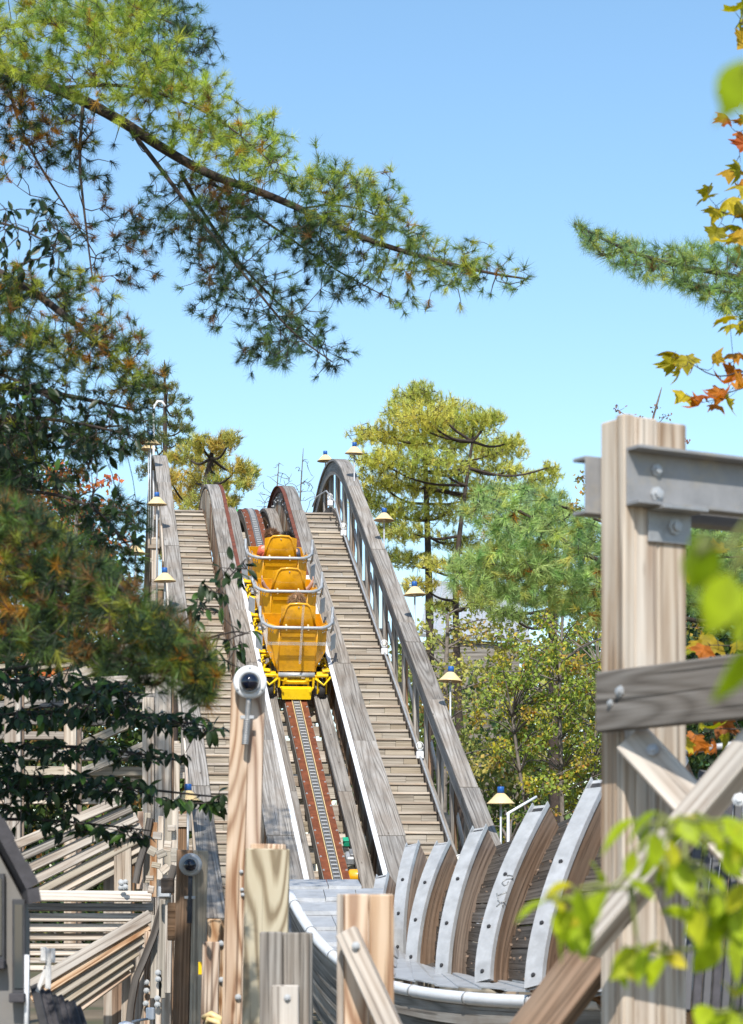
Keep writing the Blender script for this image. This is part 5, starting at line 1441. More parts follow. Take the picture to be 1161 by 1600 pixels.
def leafy(name, label, base, skel, clouds, leaf_mes, cat, mat, trunk=None, group=None, most=300, extra=None, tw=(.006, .0025), hang=.7, leaves_per=1, size=(.75, 1.15), exact=False, bias=.35, fan=.5):
    """A broadleaf plant whose leaves are parts, the nearest ones each an object and the rest one mesh."""
    o = thing(name, label, cat, base, group)
    if trunk: limbs('trunk', o, [trunk], mat)
    limbs('limb', o, skel, mat)
    att = np.vstack(clouds)
    ax, ay = CX + att[:, 0] * F / att[:, 1], HY - (att[:, 2] - CZ) * F / att[:, 1]
    att = att[~((ax > 240) & (ax < 340) & (ay > 1180) & (ay < 1246))]      # the lamp hangs in a gap of the spray
    paths, d, lev = grow([smooth(s[0], 2) for s in skel], att, bias=bias)
    V, Fs = twig_mesh(paths, np.where(lev == 0, tw[0] * 1.3, tw[0]), np.full(len(lev), tw[1])); npobj('twigs', V, Fs, mat, o, kind='stuff')
    spots = []
    for i in range(len(att)):
        for k in range(leaves_per):
            f = RNG.uniform(.45, 1) if k else 1
            p = paths[i, 2] * (1 - f) + paths[i, 3] * f
            dd = unit(d[i] * .7 + RNG.normal(size=3) * fan + np.array([0, 0, -hang]))
            spots.append((p, dd, RNG.uniform(-.9, .9), RNG.uniform(*size)))
    spots.sort(key=lambda s: s[0][1] - 6 * s[3])
    vis = [s for s in spots if -20 < CX + s[0][0] * F / s[0][1] < 1180 and -20 < HY - (s[0][2] - CZ) * F / s[0][1] < 1620]
    first = vis[:most]; ids = set(id(s) for s in first); rest = [s for s in spots if id(s) not in ids]
    for s in first: put('leaf', random.choice(leaf_mes), orient(Vector(s[0]), s[1], s[2], s[3]), o)
    if rest:
        me = leaf_mes[0]; lv = np.array([v.co[:] for v in me.vertices]); lf = np.array([p.vertices[:] for p in me.polygons])
        MS = [np.array(orient(Vector(s[0]), s[1], s[2], s[3])) for s in rest]
        V = np.vstack([lv @ m[:3, :3].T + m[:3, 3] for m in MS]); Fs = np.vstack([lf + k * len(lv) for k in range(len(rest))])
        npobj('foliage', V, Fs, extra or me.materials[0], o, kind='stuff', smooth=False) if False else tag(link(bpy.data.objects.new('foliage', mesh_np('foliage', V, Fs, extra or me.materials[0], None, True)), o), kind='stuff')
    return o
CLUMP = 0
M_DLEAF = foliage('dark_leaf', .22, attr=False, ramps=[(0, (.018, .034, .012)), (.6, (.03, .06, .018)), (.9, (.06, .13, .02)), (1, (.09, .17, .03))], rough=.38)
dl = [leaf_mesh('leaf', .10, .042, M_DLEAF, .1), leaf_mesh('leaf', .115, .044, M_DLEAF, .3), leaf_mesh('leaf', .085, .04, M_DLEAF, .18)]
def limb_at(z, pts): return [np.array([-5.0, 16.8, z])] + poly3([(x, y, D + 1.6) for x, y, D in pts])
skD = [(limb_at(3.2, [(-120, 1060, 15.6), (0, 1062, 15.4), (110, 1072, 15.2), (220, 1085, 15)]), .03, .005), (limb_at(2.9, [(-100, 1125, 15.6), (60, 1112, 15.3), (200, 1112, 15.1), (350, 1140, 14.9)]), .026, .004),
       (limb_at(2.7, [(-100, 1180, 15.5), (40, 1165, 15.3), (160, 1168, 15.1), (290, 1190, 15)]), .026, .004), (limb_at(2.5, [(-100, 1230, 15.4), (60, 1218, 15.2), (180, 1228, 15), (345, 1246, 14.8)]), .026, .004),
       (limb_at(2.3, [(-60, 1280, 15.2), (60, 1280, 15), (150, 1288, 14.9), (235, 1298, 14.8)]), .018, .004),
       (limb_at(4.4, [(-100, 660, 16), (30, 650, 15.8), (120, 660, 15.7), (205, 680, 15.6)]), .03, .005), (limb_at(4.8, [(-80, 560, 16), (20, 590, 15.9), (90, 630, 15.8)]), .025, .005),
       (limb_at(4.0, [(-60, 770, 15.8), (60, 765, 15.6), (150, 790, 15.5), (205, 860, 15.4)]), .025, .005), (limb_at(5.4, [(-60, 340, 16), (20, 350, 15.9), (85, 385, 15.8)]), .02, .005),
       (limb_at(3.5, [(-40, 1000, 15.2), (120, 1010, 15), (250, 1000, 14.9), (320, 945, 14.8), (385, 872, 14.7)]), .02, .003), (limb_at(3.4, [(100, 1030, 15), (260, 1020, 14.9), (360, 985, 14.7), (390, 990, 14.6)]), .016, .003)]
def band(pts, up, dn): return [(x, y - up) for x, y in pts] + [(x, y + dn) for x, y in pts[::-1]]
clD = [cloud(band([(-60, 1058), (80, 1066), (215, 1084)], 18, 16), 180, 16.0, 17.2), cloud(band([(-60, 1118), (160, 1110), (350, 1136)], 14, 15), 215, 15.9, 17.1), cloud(band([(-60, 1170), (150, 1166), (292, 1188)], 11, 14), 160, 16, 17.1),
       cloud(band([(-60, 1222), (160, 1224), (352, 1248)], 14, 15), 240, 15.9, 16.9), cloud(band([(50, 1285), (140, 1292), (238, 1300)], 8, 12), 42, 16, 16.8), cloud([(-40, 1190), (110, 1200), (120, 1280), (-40, 1300)], 120, 16, 16.9),
       cloud([(-40, 580), (90, 600), (200, 640), (215, 690), (150, 740), (-40, 760)], 180, 16.6, 17.6), cloud([(120, 770), (185, 768), (228, 850), (205, 905), (160, 890)], 50, 16.6, 17.2), cloud([(-40, 300), (70, 310), (122, 380), (90, 440), (-40, 430)], 75, 16.8, 17.6),
       cloud([(245, 1010), (300, 930), (350, 880), (392, 860), (396, 890), (350, 940), (330, 990), (290, 1030)], 46, 15.7, 16.4), cloud([(300, 1010), (380, 975), (402, 990), (385, 1050), (330, 1040)], 15, 15.7, 16.3), cloud([(-40, 960), (90, 985), (150, 1030), (-40, 1050)], 80, 16.2, 17.2)]
leafy('broadleaf_tree', 'broadleaf tree at the left with dark oval leaves in level sprays before the trestle', (-5, 16.8, 0), skD, clD, dl, 'tree', M_TWIG,
      trunk=([np.array([-5, 16.8, 0]), np.array([-5, 16.8, 3]), np.array([-4.9, 16.7, 7])], .17, .1), leaves_per=2, hang=.75)

# the taller tree that stands beside the photographer, out of the picture: its crown shades the left boughs
sh = thing('shade_tree', 'tall leafy tree to the left of the viewpoint that shades the left boughs', 'tree', (-4.4, 10.2, 0))
limbs('trunk', sh, [([np.array([-4.4, 10.2, 0]), np.array([-4.3, 10.2, 4]), np.array([-4.0, 10.3, 9])], .2, .1)], M_BARKG)
pts = np.vstack([np.array([-3.8, 10.6, 9.3]) + unit(RNG.normal(size=(2600, 3))) * RNG.uniform(0, 1, (2600, 1)) ** .4 * np.array([2.4, 2.0, 1.6])])
paths, d, lev = grow([np.array([[-4.3, 10.2, 5], [-4.0, 10.3, 9]])], pts[::8]); V, Fs = twig_mesh(paths, np.full(len(paths), .02), np.full(len(paths), .006)); npobj('limb', V, Fs, M_BARKG, sh)
V, Fs, c = cards(pts, unit(RNG.normal(size=pts.shape) + [0, 0, -.6]), .26, .17, palette(len(pts), [GREEN, DARKG], (1, 1))); npobj('crown', V, Fs, M_LEAFY, sh, c)

# ---- trees beyond the lift
def far_pine(label, base, trunks, clumps, D, cols, wts, ln, w, n_per, tn=24, group='far pines beyond the lift', name='pine_tree', spread=3.0, lo=.2, hi=1.1, mat=M_BARK, limbr=.05, trunkr=(.2, .04), grow_=1.3):
    o = thing(name, label, 'tree', base, group)
    limbs('trunk', o, [(t, *trunkr) for t in trunks], mat)
    allp, allc, lines = [], [], []
    tp = np.vstack([resample(smooth(t, 2), .3) for t in trunks])
    for (cx, cy, rx, ry) in clumps:
        Dd = D + RNG.uniform(-spread, spread); rx, ry = rx * grow_, ry * grow_; c = np.array(P(cx, cy, Dd))
        low = tp[tp[:, 2] < c[2] + .2]
        if not len(low): low = tp
        j = low[np.argmin(np.sum((low - c) ** 2, 1) + .6 * (c[2] - low[:, 2] - .6) ** 2)]
        mid = (j + c) / 2 + np.array([0, 0, -.12 * np.linalg.norm(c - j)])
        lines.append((np.array([j, mid, c]), limbr, .015))
        p = blob(cx, cy, rx, ry, Dd, int(n_per * rx * ry / 900) + 12); allp.append(p)
        base_c = palette(1, cols, wts, .1); allc.append(.55 * palette(len(p), cols, wts) + .45 * base_c)
    limbs('limb', o, lines, mat)
    att = np.vstack(allp); col = np.vstack(allc)
    paths, d, lev = grow([smooth(l[0], 1) for l in lines], att, step=.3)
    V, Fs = twig_mesh(paths, np.full(len(lev), .014), np.full(len(lev), .006)); npobj('twigs', V, Fs, mat, o, kind='stuff')
    d = unit(d * .5 + np.array([0, -.05, .65]) + RNG.normal(size=d.shape) * .3)
    V, Fs, c = needles(att, d, tn, ln, w, col, lo, hi, .0, 1.0); npobj('crown', V, Fs, M_NEEDLE, o, c)
    return o
YP = [(.66, .62, .12), (.52, .56, .12), (.66, .54, .11), (.38, .43, .10)]
far_pine('big yellow green pine with two bare lower trunks right of the lift', P(690, 1560, 70) * 1,
         [poly3([(668, 1440, 70), (672, 1010, 70), (670, 900, 70), (667, 800, 70), (664, 700, 70), (655, 610, 70)]), poly3([(726, 1440, 68), (722, 1260, 68), (714, 1050, 68), (711, 900, 68), (722, 800, 68), (738, 690, 68)])],
         [(640, 622, 26, 16), (662, 612, 22, 14), (700, 640, 30, 18), (622, 645, 24, 14), (660, 650, 40, 18), (740, 655, 36, 16), (765, 650, 20, 12), (690, 676, 46, 18), (600, 672, 32, 12), (570, 680, 24, 9), (640, 690, 40, 16), (740, 690, 44, 16), (785, 705, 34, 12),
          (800, 690, 18, 10), (620, 722, 46, 14), (680, 722, 44, 16), (745, 728, 44, 14), (585, 718, 30, 12), (800, 735, 24, 10), (590, 752, 34, 14), (640, 758, 40, 14), (700, 762, 46, 16), (760, 766, 30, 14), (575, 782, 28, 13), (620, 796, 36, 14), (700, 800, 40, 14), (850, 745, 24, 10),
          (835, 760, 26, 10), (640, 832, 34, 12), (600, 826, 26, 12), (720, 846, 36, 12), (690, 880, 32, 10), (640, 872, 30, 10), (745, 890, 28, 10), (600, 866, 22, 10), (655, 912, 26, 9), (740, 930, 24, 9), (690, 945, 26, 8), (770, 860, 24, 10), (860, 730, 12, 9)],
         69, YP, (4, 5, 1.5, 2), .20, .013, 125, grow_=1.42, trunkr=(.16, .03))
far_pine('broad green pine filling the space right of the big yellow green pine', P(860, 1560, 60) * 1, [poly3([(868, 1440, 60), (866, 1100, 60), (862, 900, 60), (858, 770, 60)])],
         [(860, 775, 22, 12), (835, 795, 26, 13), (885, 798, 26, 13), (810, 822, 26, 13), (860, 825, 30, 14), (910, 830, 28, 14), (790, 852, 28, 13), (840, 858, 30, 14), (895, 862, 32, 14), (935, 850, 24, 14), (780, 888, 28, 12), (830, 892, 30, 13), (880, 898, 32, 14), (930, 892, 28, 14), (775, 922, 26, 12), (820, 928, 30, 13), (870, 935, 32, 14), (920, 932, 30, 14), (790, 955, 28, 12), (845, 965, 30, 13), (740, 905, 22, 10), (755, 940, 24, 11)],
         60, [(.36, .44, .12), (.26, .36, .11), (.46, .48, .12), (.19, .27, .09)], (4, 4, 2, 2), .20, .013, 95)
far_pine('yellowing pine with upswept branches behind the crest left of the lift', P(300, 1560, 66) * 1, [poly3([(262, 1440, 66), (272, 1000, 66), (295, 850, 66), (320, 760, 66), (335, 690, 66)])],
         [(340, 690, 22, 12), (362, 682, 16, 9), (312, 690, 22, 12), (290, 712, 26, 13), (335, 722, 30, 12), (375, 728, 18, 10), (392, 735, 10, 8), (300, 745, 32, 14), (350, 752, 28, 11), (380, 752, 18, 9), (280, 775, 28, 15), (325, 785, 34, 13), (360, 782, 16, 9), (275, 812, 24, 15), (305, 830, 26, 14), (262, 745, 16, 14), (355, 806, 12, 7), (250, 800, 16, 16), (258, 850, 26, 16)],
         66, [(.52, .46, .10), (.36, .42, .10), (.56, .36, .08), (.22, .28, .07)], (4, 4, 2, 2), .24, .019, 80)
far_pine('slender dark spruce with drooping tips above the left handrail', P(258, 1560, 72) * 1, [poly3([(256, 1440, 72), (258, 800, 72), (258, 640, 72), (257, 562, 72)])],
         [(257, 580, 6, 10), (262, 602, 16, 6), (248, 606, 12, 6), (272, 622, 22, 6), (242, 628, 18, 6), (280, 645, 24, 7), (236, 655, 22, 7), (268, 664, 24, 7), (290, 668, 12, 6), (240, 682, 24, 8), (280, 690, 26, 8), (225, 705, 22, 8), (262, 715, 30, 8), (235, 735, 26, 9)],
         72, [(.20, .24, .08), (.13, .17, .06), (.30, .22, .07)], (4, 4, 2), .19, .015, 100, lo=.3, hi=1.3, grow_=1.25, trunkr=(.14, .01), limbr=.03)

def far_leafy(label, base, trunks, clumps, D, cols, wts, ln, n_per, name='maple_tree', group='leafy trees beyond the lift', spread=1.5, mat=M_BARKG, limbr=.03, trunkr=(.12, .03)):
    o = thing(name, label, 'tree', base, group)
    limbs('trunk', o, [(t, *trunkr) for t in trunks], mat)
    allp, allc, lines = [], [], []
    tp = np.vstack([resample(smooth(t, 2), .3) for t in trunks])
    for (cx, cy, rx, ry) in clumps:
        Dd = D + RNG.uniform(-spread, spread); c = np.array(P(cx, cy, Dd))
        j = tp[np.argmin(np.sum((tp - c) ** 2, 1) + .5 * (c[2] - tp[:, 2] - 1) ** 2)]
        lines.append((np.array([j, (j + c) / 2 + np.array([0, 0, .1]), c]), limbr, .008))
        p = blob(cx, cy, rx, ry, Dd, int(n_per * rx * ry / 900) + 10); allp.append(p)
        bc = palette(1, cols, wts, .1); allc.append(.6 * palette(len(p), cols, wts, .25) + .4 * bc)
    limbs('limb', o, lines, mat)
    att = np.vstack(allp); col = np.vstack(allc); sub = att[::4]
    paths, d, lev = grow([smooth(l[0], 1) for l in lines], sub, step=.25)
    V, Fs = twig_mesh(paths, np.full(len(lev), .009), np.full(len(lev), .004)); npobj('twigs', V, Fs, mat, o, kind='stuff')
    V, Fs, c = cards(att, unit(RNG.normal(size=att.shape) + np.array([0, 0, -.5])), ln, ln * .75, col); npobj('crown', V, Fs, M_LEAFY, o, c)
    return o
BIR = [(.25, .34, .06), (.38, .44, .07), (.66, .50, .05), (.58, .25, .05), (.15, .21, .05)]
cl = []
for cx, cy in RNG.uniform([735, 940], [985, 1262], (210, 2)):
    if in_poly(np.array([[cx, cy]]), [(800, 985), (850, 950), (900, 935), (985, 950), (985, 1250), (905, 1262), (850, 1245), (770, 1190), (735, 1140), (765, 1060)])[0]: cl.append((cx, cy, RNG.uniform(14, 24), RNG.uniform(11, 18)))
far_leafy('bushy birch with small green, yellow and orange leaves left of the big post', P(880, 1400, 40) * 1, [poly3([(880, 1640, 40), (878, 1200, 40), (872, 1080, 40), (880, 960, 40)]), poly3([(870, 1500, 40), (820, 1260, 39.5), (800, 1120, 39.5)]), poly3([(890, 1500, 40), (930, 1200, 40.3), (935, 1040, 40.4)])],
          cl, 40, BIR, (5, 4, 1.7, .9, 3), .075, 150, name='birch_tree', trunkr=(.055, .015), limbr=.014)
far_leafy('red and orange maple left of the left handrail behind the dark leaves', P(120, 1400, 60), [poly3([(110, 1600, 60), (115, 1000, 60), (120, 780, 60)])],
          [(90, 740, 26, 14), (130, 755, 30, 16), (170, 750, 20, 14), (70, 775, 30, 18), (120, 795, 36, 18), (170, 790, 30, 18), (200, 800, 20, 16), (90, 830, 34, 18), (150, 835, 34, 18), (200, 845, 18, 18), (110, 870, 40, 18), (40, 840, 30, 25), (160, 880, 30, 16), (30, 700, 26, 20), (20, 1020, 30, 20), (60, 1060, 34, 16), (15, 1070, 26, 16), (100, 1050, 24, 16)],
          60, [(.50, .13, .04), (.58, .20, .05), (.42, .09, .04), (.40, .22, .06)], (4, 3, 2, 2), .14, 60)
far_leafy('orange and green maple showing beside the rear channel of the big post', P(960, 1400, 58), [poly3([(960, 1600, 58), (960, 900, 58), (955, 700, 58)])],
          [(905, 745, 14, 12), (918, 765, 16, 14), (900, 790, 14, 12), (925, 800, 18, 16), (935, 730, 14, 10), (950, 770, 20, 18), (985, 790, 25, 20), (1085, 900, 30, 24), (1120, 930, 30, 24), (1090, 980, 26, 20), (1150, 880, 30, 26)],
          58, [(.50, .20, .04), (.30, .24, .05), (.16, .19, .045), (.50, .32, .05)], (3, 3, 3, 2), .13, 60)
far_leafy('bare reddish treetop showing just above the big post', P(1010, 1400, 64), [poly3([(1012, 1600, 64), (1012, 900, 64), (1010, 690, 64), (1034, 605, 64)])],
          [(965, 640, 16, 7), (985, 652, 14, 8), (1025, 640, 10, 10), (1000, 655, 10, 6), (1072, 690, 8, 6), (1040, 650, 12, 8)], 64, [(.30, .12, .14), (.35, .2, .15), (.14, .16, .06)], (3, 2, 2), .09, 22, trunkr=(.12, .008), limbr=.012)
# bare saplings past the crest
for lab, px, sp in (('bare twiggy sapling standing past the crest between the left wall and the train', 432, 1), ('bare twiggy sapling past the crest, left of the arched handrail', 470, 2)):
    o = thing('bare_sapling', lab, 'tree', P(px, 1400, 66), 'bare saplings past the crest')
    ln_ = [(poly3([(px, 1600, 66), (px, 900, 66), (px - 3, 810, 66), (px + 4, 722 if sp == 1 else 700, 66)]), .06, .006)]
    limbs('trunk', o, ln_, M_BARKG)
    att = cloud([(px - 36, 770), (px - 14, 735), (px + 10, 715), (px + 36, 752), (px + 30, 800), (px, 830), (px - 30, 810)], 60, 65, 67)
    paths, d, lev = grow([smooth(ln_[0][0], 2)], att, step=.2, sag=-.06); V, Fs = twig_mesh(paths, np.full(60, .012), np.full(60, .005)); npobj('twigs', V, Fs, M_BARKG, o, kind='stuff')

# pale metal roofed building seen through the lower trunks of the yellow pine
ph = thing('pale_roofed_building', 'long building with a pale sloping metal roof behind the lower pine trunks', 'building', P(735, 1400, 88) * 1)
ph.matrix_basis = Matrix.Translation(Vector((P(735, 1400, 88).x, 88, 0)))
q = [P(655, 990, 86), P(830, 1000, 86), P(812, 925, 92), P(672, 905, 92)]
n_ = (q[1] - q[0]).cross(q[3] - q[0]).normalized()
for k in range(14):
    a, b = k / 14, (k + .94) / 14
    vs = [q[0].lerp(q[1], a), q[0].lerp(q[1], b), q[3].lerp(q[2], b), q[3].lerp(q[2], a)]
    MB().add(vs + [v - n_ * .12 for v in vs], [[0, 1, 2, 3], [7, 6, 5, 4], [0, 4, 5, 1], [1, 5, 6, 2], [2, 6, 7, 3], [3, 7, 4, 0]]).build('roof_sheet', M_SHEET, ph)
w0, w1 = q[0] + Vector((.4, .3, -.1)), q[1] + Vector((-.4, .3, -.1))
MB().add([Vector((w0.x, w0.y, 0)), Vector((w1.x, w1.y, 0)), w1, w0, Vector((w0.x, w0.y + 6, 0)), Vector((w1.x, w1.y + 6, 0)), w1 + Vector((0, 6, .5)), w0 + Vector((0, 6, .5))], [[0, 1, 2, 3], [5, 4, 7, 6], [4, 0, 3, 7], [1, 5, 6, 2]]).build('wall', M_GREY, ph)

OLV = [(.38, .42, .11), (.48, .46, .12), (.26, .33, .09), (.56, .38, .10)]
far_leafy('olive leaved tree hiding the pale roof between the lower pine trunks', P(700, 1400, 62), [poly3([(690, 1640, 62), (695, 1100, 62), (700, 960, 62)])],
          [(650, 1010, 30, 22), (700, 1000, 34, 22), (745, 990, 34, 24), (790, 1010, 34, 26), (660, 1050, 36, 26), (720, 1045, 40, 28), (770, 1050, 36, 28), (690, 1095, 40, 28), (750, 1100, 40, 28), (720, 1150, 44, 30), (770, 1170, 40, 30), (690, 960, 22, 12), (740, 950, 18, 12), (780, 965, 22, 14), (735, 1200, 40, 28), (660, 985, 26, 16), (720, 975, 26, 14), (770, 985, 26, 18), (810, 985, 26, 22), (640, 1040, 30, 24), (790, 1060, 30, 28)], 62, OLV, (4, 3, 3, .8), .13, 120, group=None)
# far woodland, one mass
wp, wc = [], []
for (poly, n, d0, d1, cols, wts) in (([(-400, 1080), (0, 1010), (250, 1000), (420, 1040), (420, 1460), (-400, 1460)], 5200, 78, 100, [DARKG, GREEN, (.16, .17, .05), (.30, .17, .05)], (4, 4, 2, 1)),
                                     ([(540, 1090), (640, 1020), (760, 1050), (960, 980), (1600, 900), (1600, 1460), (540, 1460)], 6500, 78, 104, [(.17, .22, .07), (.14, .21, .06), (.30, .30, .08), (.42, .25, .07), (.08, .12, .05)], (4, 3, 3, 1, 2)),
                                     ([(-300, 700), (0, 640), (60, 700), (200, 900), (200, 1040), (-300, 1040)], 1500, 80, 96, [DARKG, GREEN, (.22, .16, .05)], (4, 4, 1)),
                                     ([(1060, 830), (1200, 800), (1400, 780), (1400, 1200), (1060, 1200)], 1800, 70, 84, [DARKG, GREEN, BLUEG], (4, 3, 2))):
    p = cloud(poly, n, d0, d1); wp.append(p); wc.append(palette(n, cols, wts, .3))
wp = np.vstack(wp); wc = np.vstack(wc)
V, Fs, c = cards(np.repeat(wp, 14, 0) + RNG.normal(size=(len(wp) * 14, 3)) * .42, unit(RNG.normal(size=(len(wp) * 14, 3)) + np.array([0, 0, -.3])), .27, .19, np.repeat(wc, 14, 0) * RNG.uniform(.7, 1.3, (len(wp) * 14, 1)))
npobj('woodland', V, Fs, M_LEAFY, None, c, label='far off autumn woodland closing the view behind the coaster', kind='stuff')
# bushes at the foot of the lift, right of the handrail
far_leafy('low green bush at the foot of the right handrail behind the ribbed trough', P(790, 1400, 35), [poly3([(800, 1640, 35), (800, 1400, 35), (795, 1300, 35)])],
          [(775, 1290, 22, 16), (800, 1280, 20, 16), (825, 1275, 18, 14), (750, 1300, 20, 16), (790, 1315, 26, 16), (830, 1300, 26, 16), (860, 1270, 20, 14)], 35, [(.12, .18, .03), (.2, .24, .04), (.4, .2, .04)], (4, 3, 1), .07, 80, name='bush', group=None)

# ---- maple leaves at the right edge and the blurred vine in front of the lens
def maple_mesh(name, size, mat, bend):
    out = [(0, 0), (.10, -.02), (.34, -.16), (.52, -.04), (.40, .06), (.62, .20), (.98, .34), (.74, .44), (.82, .56), (.60, .58), (.46, .64), (.40, .80), (.28, .84), (.22, .96), (0, 1.28)]
    pts = [(x, y) for x, y in out] + [(-x, y) for x, y in out[-2:0:-1]]
    V = [(0, .38, 0)] + [(x * (1 + random.uniform(-.06, .06)), y, 0) for x, y in pts]
    V = [(y * size * .62, x * size * .62, size * (bend * (x * x + (y - .4) ** 2) + .08 * abs(x))) for x, y, z in V]
    n = len(pts); Fs = [[0, 1 + i, 1 + (i + 1) % n] for i in range(n)]
    me = bpy.data.meshes.new(name); me.from_pydata(V, [], Fs); me.materials.append(mat); me.update(); return me
M_MAPY = foliage('yellow_maple_leaf', .4, attr=False, ramps=[(0, (.28, .30, .02)), (.35, (.50, .40, .02)), (.6, (.24, .23, .02)), (.85, (.50, .28, .02)), (1, (.38, .36, .03))])
M_MAPR = foliage('orange_maple_leaf', .4, attr=False, ramps=[(0, (.50, .17, .02)), (.4, (.36, .08, .02)), (.7, (.55, .26, .02)), (1, (.20, .05, .03))])
my = [maple_mesh('leaf', .17, M_MAPY, b) for b in (-.25, .2, -.45)]; mr = [maple_mesh('leaf', .165, M_MAPR, b) for b in (-.35, .25, .5)]
def maple_spray(label, base, skel, spots, group):
    o = thing('maple_branch', label, 'tree', base, group)
    limbs('limb', o, skel, M_TWIG)
    att = np.array([P(x, y, D) for x, y, D, k in spots])
    paths, d, lev = grow([smooth(s[0], 2) for s in skel], att, bias=.2)
    V, Fs = twig_mesh(paths, np.full(len(att), .003), np.full(len(att), .0015)); npobj('twigs', V, Fs, M_TWIG, o, kind='stuff')
    for i, (x, y, D, k) in enumerate(spots):
        dd = unit(d[i] * .4 + RNG.normal(size=3) * .45 + np.array([-.1, -.1, -.6]))
        put('leaf', random.choice(my if k == 'y' else mr), orient(Vector(att[i]), dd, RNG.uniform(-.8, .8), RNG.uniform(.8, 1.15)), o)
def jit(lst, D): return [(x + random.uniform(-3, 3), y + random.uniform(-3, 3), D + random.uniform(-.35, .35), k) for x, y, k in lst]
top = [(1150, 20, 'y'), (1165, 5, 'y'), (1148, 42, 'y'), (1168, 55, 'y'), (1160, 60, 'r'), (1142, 128, 'y'), (1150, 172, 'r'), (1165, 180, 'r'), (1140, 195, 'r'), (1152, 205, 'r'), (1168, 215, 'r'), (1143, 262, 'y'), (1155, 255, 'y'), (1110, 292, 'y'), (1108, 308, 'y'), (1150, 292, 'r'), (1165, 285, 'r'),
       (1135, 308, 'y'), (1118, 325, 'y'), (1148, 312, 'y'), (1128, 340, 'y'), (1142, 345, 'y'), (1120, 358, 'y'), (1150, 362, 'y'), (1136, 378, 'y'), (1160, 340, 'r'), (1155, 378, 'y'), (1180, 300, 'y'), (1190, 330, 'r'), (1185, 370, 'y'), (1180, 200, 'r'), (1185, 100, 'y'), (1195, 140, 'r')]
mid_ = [(1058, 548, 'y'), (1052, 560, 'y'), (1072, 552, 'y'), (1085, 558, 'r'), (1078, 568, 'r'), (1066, 570, 'y'), (1118, 570, 'y'), (1135, 572, 'r'), (1148, 578, 'r'), (1125, 600, 'r'), (1108, 618, 'r'), (1100, 628, 'r'), (1118, 624, 'r'), (1112, 632, 'r'), (1130, 618, 'y'), (1072, 612, 'y'), (1128, 606, 'r'),
        (1152, 612, 'r'), (1158, 555, 'r'), (1140, 500, 'y'), (1155, 508, 'y'), (1165, 498, 'y'), (1180, 560, 'r'), (1190, 600, 'y'), (1175, 620, 'r')]
low_ = [(1090, 1000, 'y'), (1080, 1010, 'y'), (1104, 1010, 'r'), (1118, 1000, 'y'), (1095, 1022, 'y'), (1082, 1125, 'y'), (1100, 1120, 'y'), (1090, 1145, 'r'), (1112, 1140, 'y'), (1130, 1120, 'r'), (1140, 1140, 'y'), (1120, 1155, 'r'), (1150, 1115, 'r'), (1150, 1150, 'y'), (1078, 1155, 'y'), (1105, 1160, 'r'), (1090, 870, 'y'), (1075, 890, 'y'), (1130, 860, 'y'), (1150, 1000, 'y'), (1140, 1030, 'r')]
bx = np.array([3.2, 15.2, 0])
maple_spray('column of yellow and orange maple leaves along the upper right edge', (3.3, 15.2, 0), [([np.array([3.3, 15.2, 0]), np.array([3.1, 15.2, 4]), np.array([2.75, 15.1, 7]), np.array([2.5, 15, 8.2])], .05, .012), (poly3([(1230, 330, 15.1), (1190, 335, 15), (1150, 338, 15), (1125, 330, 14.9)]), .008, .003), (poly3([(1240, 190, 15.1), (1195, 195, 15), (1160, 190, 15)]), .008, .003), (poly3([(1220, 50, 15), (1180, 40, 15), (1155, 35, 15)]), .008, .003)], jit([(x, y, 'y' if (i % 3 and k == 'r' and not 150 < y < 230) else k) for i, (x, y, k) in enumerate(top)], 15), 'maple branches at the right edge')
maple_spray('drooping twig of orange and yellow maple leaves above the steel channel', (3.5, 15.6, 0), [([np.array([3.5, 15.6, 0]), np.array([3.4, 15.6, 3]), np.array([3.0, 15.4, 5.8])], .045, .015), (poly3([(1330, 560, 15.4), (1240, 580, 15.2), (1165, 578, 15), (1120, 592, 15), (1075, 565, 14.9)]), .01, .002), (poly3([(1220, 590, 15.2), (1165, 605, 15.1), (1125, 618, 15)]), .007, .002)], jit(mid_, 15), 'maple branches at the right edge')
maple_spray('yellow and orange maple leaves between the dark board and the channel of the big post', (3.2, 14, 0), [([np.array([3.2, 14, 0]), np.array([2.9, 14, 2.5]), np.array([2.6, 14, 4.4])], .04, .012), (poly3([(1270, 1000, 14), (1180, 1010, 14), (1110, 1008, 14)]), .008, .002), (poly3([(1270, 1150, 14), (1190, 1140, 14), (1100, 1138, 14)]), .008, .002), (poly3([(1260, 860, 14), (1170, 870, 14), (1100, 872, 14)]), .008, .002)], jit(low_, 14), 'maple branches at the right edge')

M_VINE = foliage('lime_leaf', .45, attr=False, ramps=[(0, (.26, .36, .015)), (.45, (.40, .50, .02)), (.75, (.33, .44, .02)), (1, (.60, .50, .03))], rough=.5)
vl = [leaf_mesh('leaf', .085, .045, M_VINE, .15), leaf_mesh('leaf', .075, .042, M_VINE, .35), leaf_mesh('leaf', .065, .036, M_VINE, .05)]
gz = lambda x, y, D: np.array(P(x, y, D * (.86 if D > 4 else .76)))
skV = [([np.array([1.05, 4.5, 0]), gz(1330, 1560, 5.1), gz(1240, 1400, 5), gz(1160, 1330, 4.9), gz(1060, 1290, 4.8), gz(990, 1285, 4.8)], .008, .002),
       ([gz(1240, 1400, 5), gz(1130, 1400, 4.9), gz(1020, 1380, 4.9), gz(930, 1395, 4.9), gz(850, 1405, 4.9)], .005, .002),
       ([gz(1330, 1560, 5.1), gz(1200, 1500, 5), gz(1080, 1480, 5), gz(980, 1490, 5)], .005, .002),
       ([gz(1330, 1560, 5.1), gz(1230, 1570, 5), gz(1120, 1580, 5)], .005, .002)]
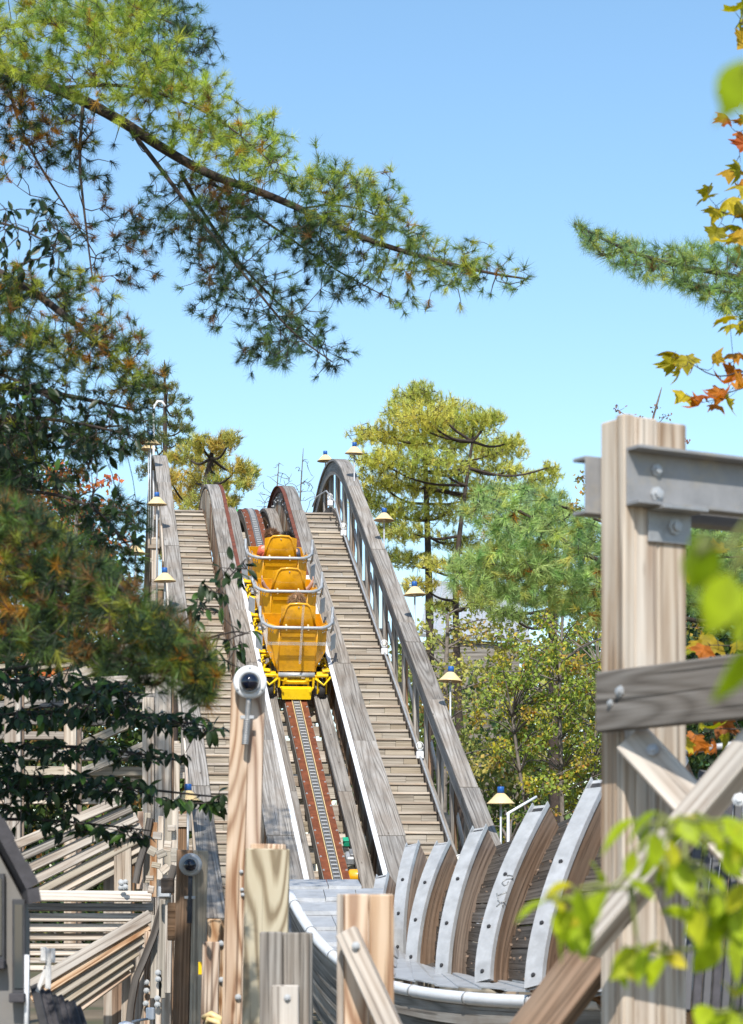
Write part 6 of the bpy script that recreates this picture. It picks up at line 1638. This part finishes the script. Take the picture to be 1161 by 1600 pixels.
clV = [cloud([(985, 1275), (1060, 1262), (1180, 1275), (1180, 1420), (1110, 1440), (1060, 1360), (990, 1330)], 56, 4.0, 4.5), cloud([(838, 1390), (900, 1380), (990, 1370), (995, 1410), (930, 1425), (900, 1460), (860, 1450)], 17, 4.0, 4.4),
       cloud([(1060, 1400), (1180, 1400), (1180, 1480), (1100, 1490)], 24, 4.1, 4.5), cloud([(955, 1475), (1045, 1470), (1050, 1500), (960, 1500)], 9, 4.1, 4.4), cloud([(1080, 1570), (1180, 1550), (1180, 1610), (1080, 1610)], 9, 4.1, 4.4)]
leafy('lime_vine', 'blurred lime green leafy vine in front of the big post at the lower right', (1.05, 4.5, 0), skV, clV, vl, 'vine', M_STEM, leaves_per=1, hang=.9, size=(.7, 1.05), fan=.4)
skW = [([np.array([.75, 2.5, 0]), gz(1420, 1200, 3.25), gz(1330, 1000, 3.2), gz(1230, 900, 3.2), gz(1120, 850, 3.2)], .006, .002)]
big_l = [leaf_mesh('leaf', .088, .062, M_VINE, .15), leaf_mesh('leaf', .078, .052, M_VINE, .3)]
leafy('lime_vine', 'strongly blurred large lime leaf and yellow leaf at the middle of the right edge', (.75, 2.5, 0), skW, [np.array([gz(1140, 895, 3.2), gz(1100, 835, 3.3), gz(1165, 815, 3.2), gz(1085, 860, 3.35), gz(1200, 900, 3.2), gz(1160, 1010, 3.25)])], big_l, 'vine', M_STEM, hang=1.2, fan=.1, size=(.7, .9))
skX = [([np.array([.8, 2.6, 0]), np.array([.72, 2.55, 2]), gz(1290, 300, 3.3), gz(1230, 150, 3.2), gz(1170, 110, 3.2)], .006, .002)]
leafy('lime_vine', 'strongly blurred lime leaf and yellow leaf near the top of the right edge', (.8, 2.6, 0), skX, [np.array([gz(1168, 92, 3.2), gz(1140, 118, 3.3), gz(1190, 140, 3.2)])], big_l, 'vine', M_STEM, hang=1.2, fan=.08, size=(.6, .7))

# ------------------------------------------------------------------ ground
m_, n__, l__, b__, o__ = newmat('earth_and_grass')
tc = n__.new('ShaderNodeTexCoord'); t1 = n__.new('ShaderNodeTexNoise'); t1.inputs['Scale'].default_value = .35; t1.inputs['Detail'].default_value = 8
l__.new(tc.outputs['Object'], t1.inputs['Vector'])
rr_ = ramp(n__, [(.35, (.07, .075, .03)), (.5, (.14, .105, .065)), (.68, (.20, .155, .10))]); l__.new(t1.outputs['Fac'], rr_.inputs[0])
l__.new(rr_.outputs[0], b__.inputs['Base Color']); b__.inputs['Roughness'].default_value = .95
gx = np.concatenate([np.linspace(-900, -60, 12), np.linspace(-50, 50, 60), np.linspace(60, 900, 12)]); gy = np.concatenate([np.linspace(-60, 0, 6), np.linspace(2, 120, 70), np.linspace(140, 2000, 14)])
XX, YY = np.meshgrid(gx, gy); ZZ = RNG.normal(size=XX.shape) * .03 * (YY < 130) - .03
ii = np.arange(XX.size).reshape(XX.shape)
npobj('ground', np.stack([XX.ravel(), YY.ravel(), ZZ.ravel()], 1), np.stack([ii[:-1, :-1].ravel(), ii[:-1, 1:].ravel(), ii[1:, 1:].ravel(), ii[1:, :-1].ravel()], 1), m_, None, kind='structure')
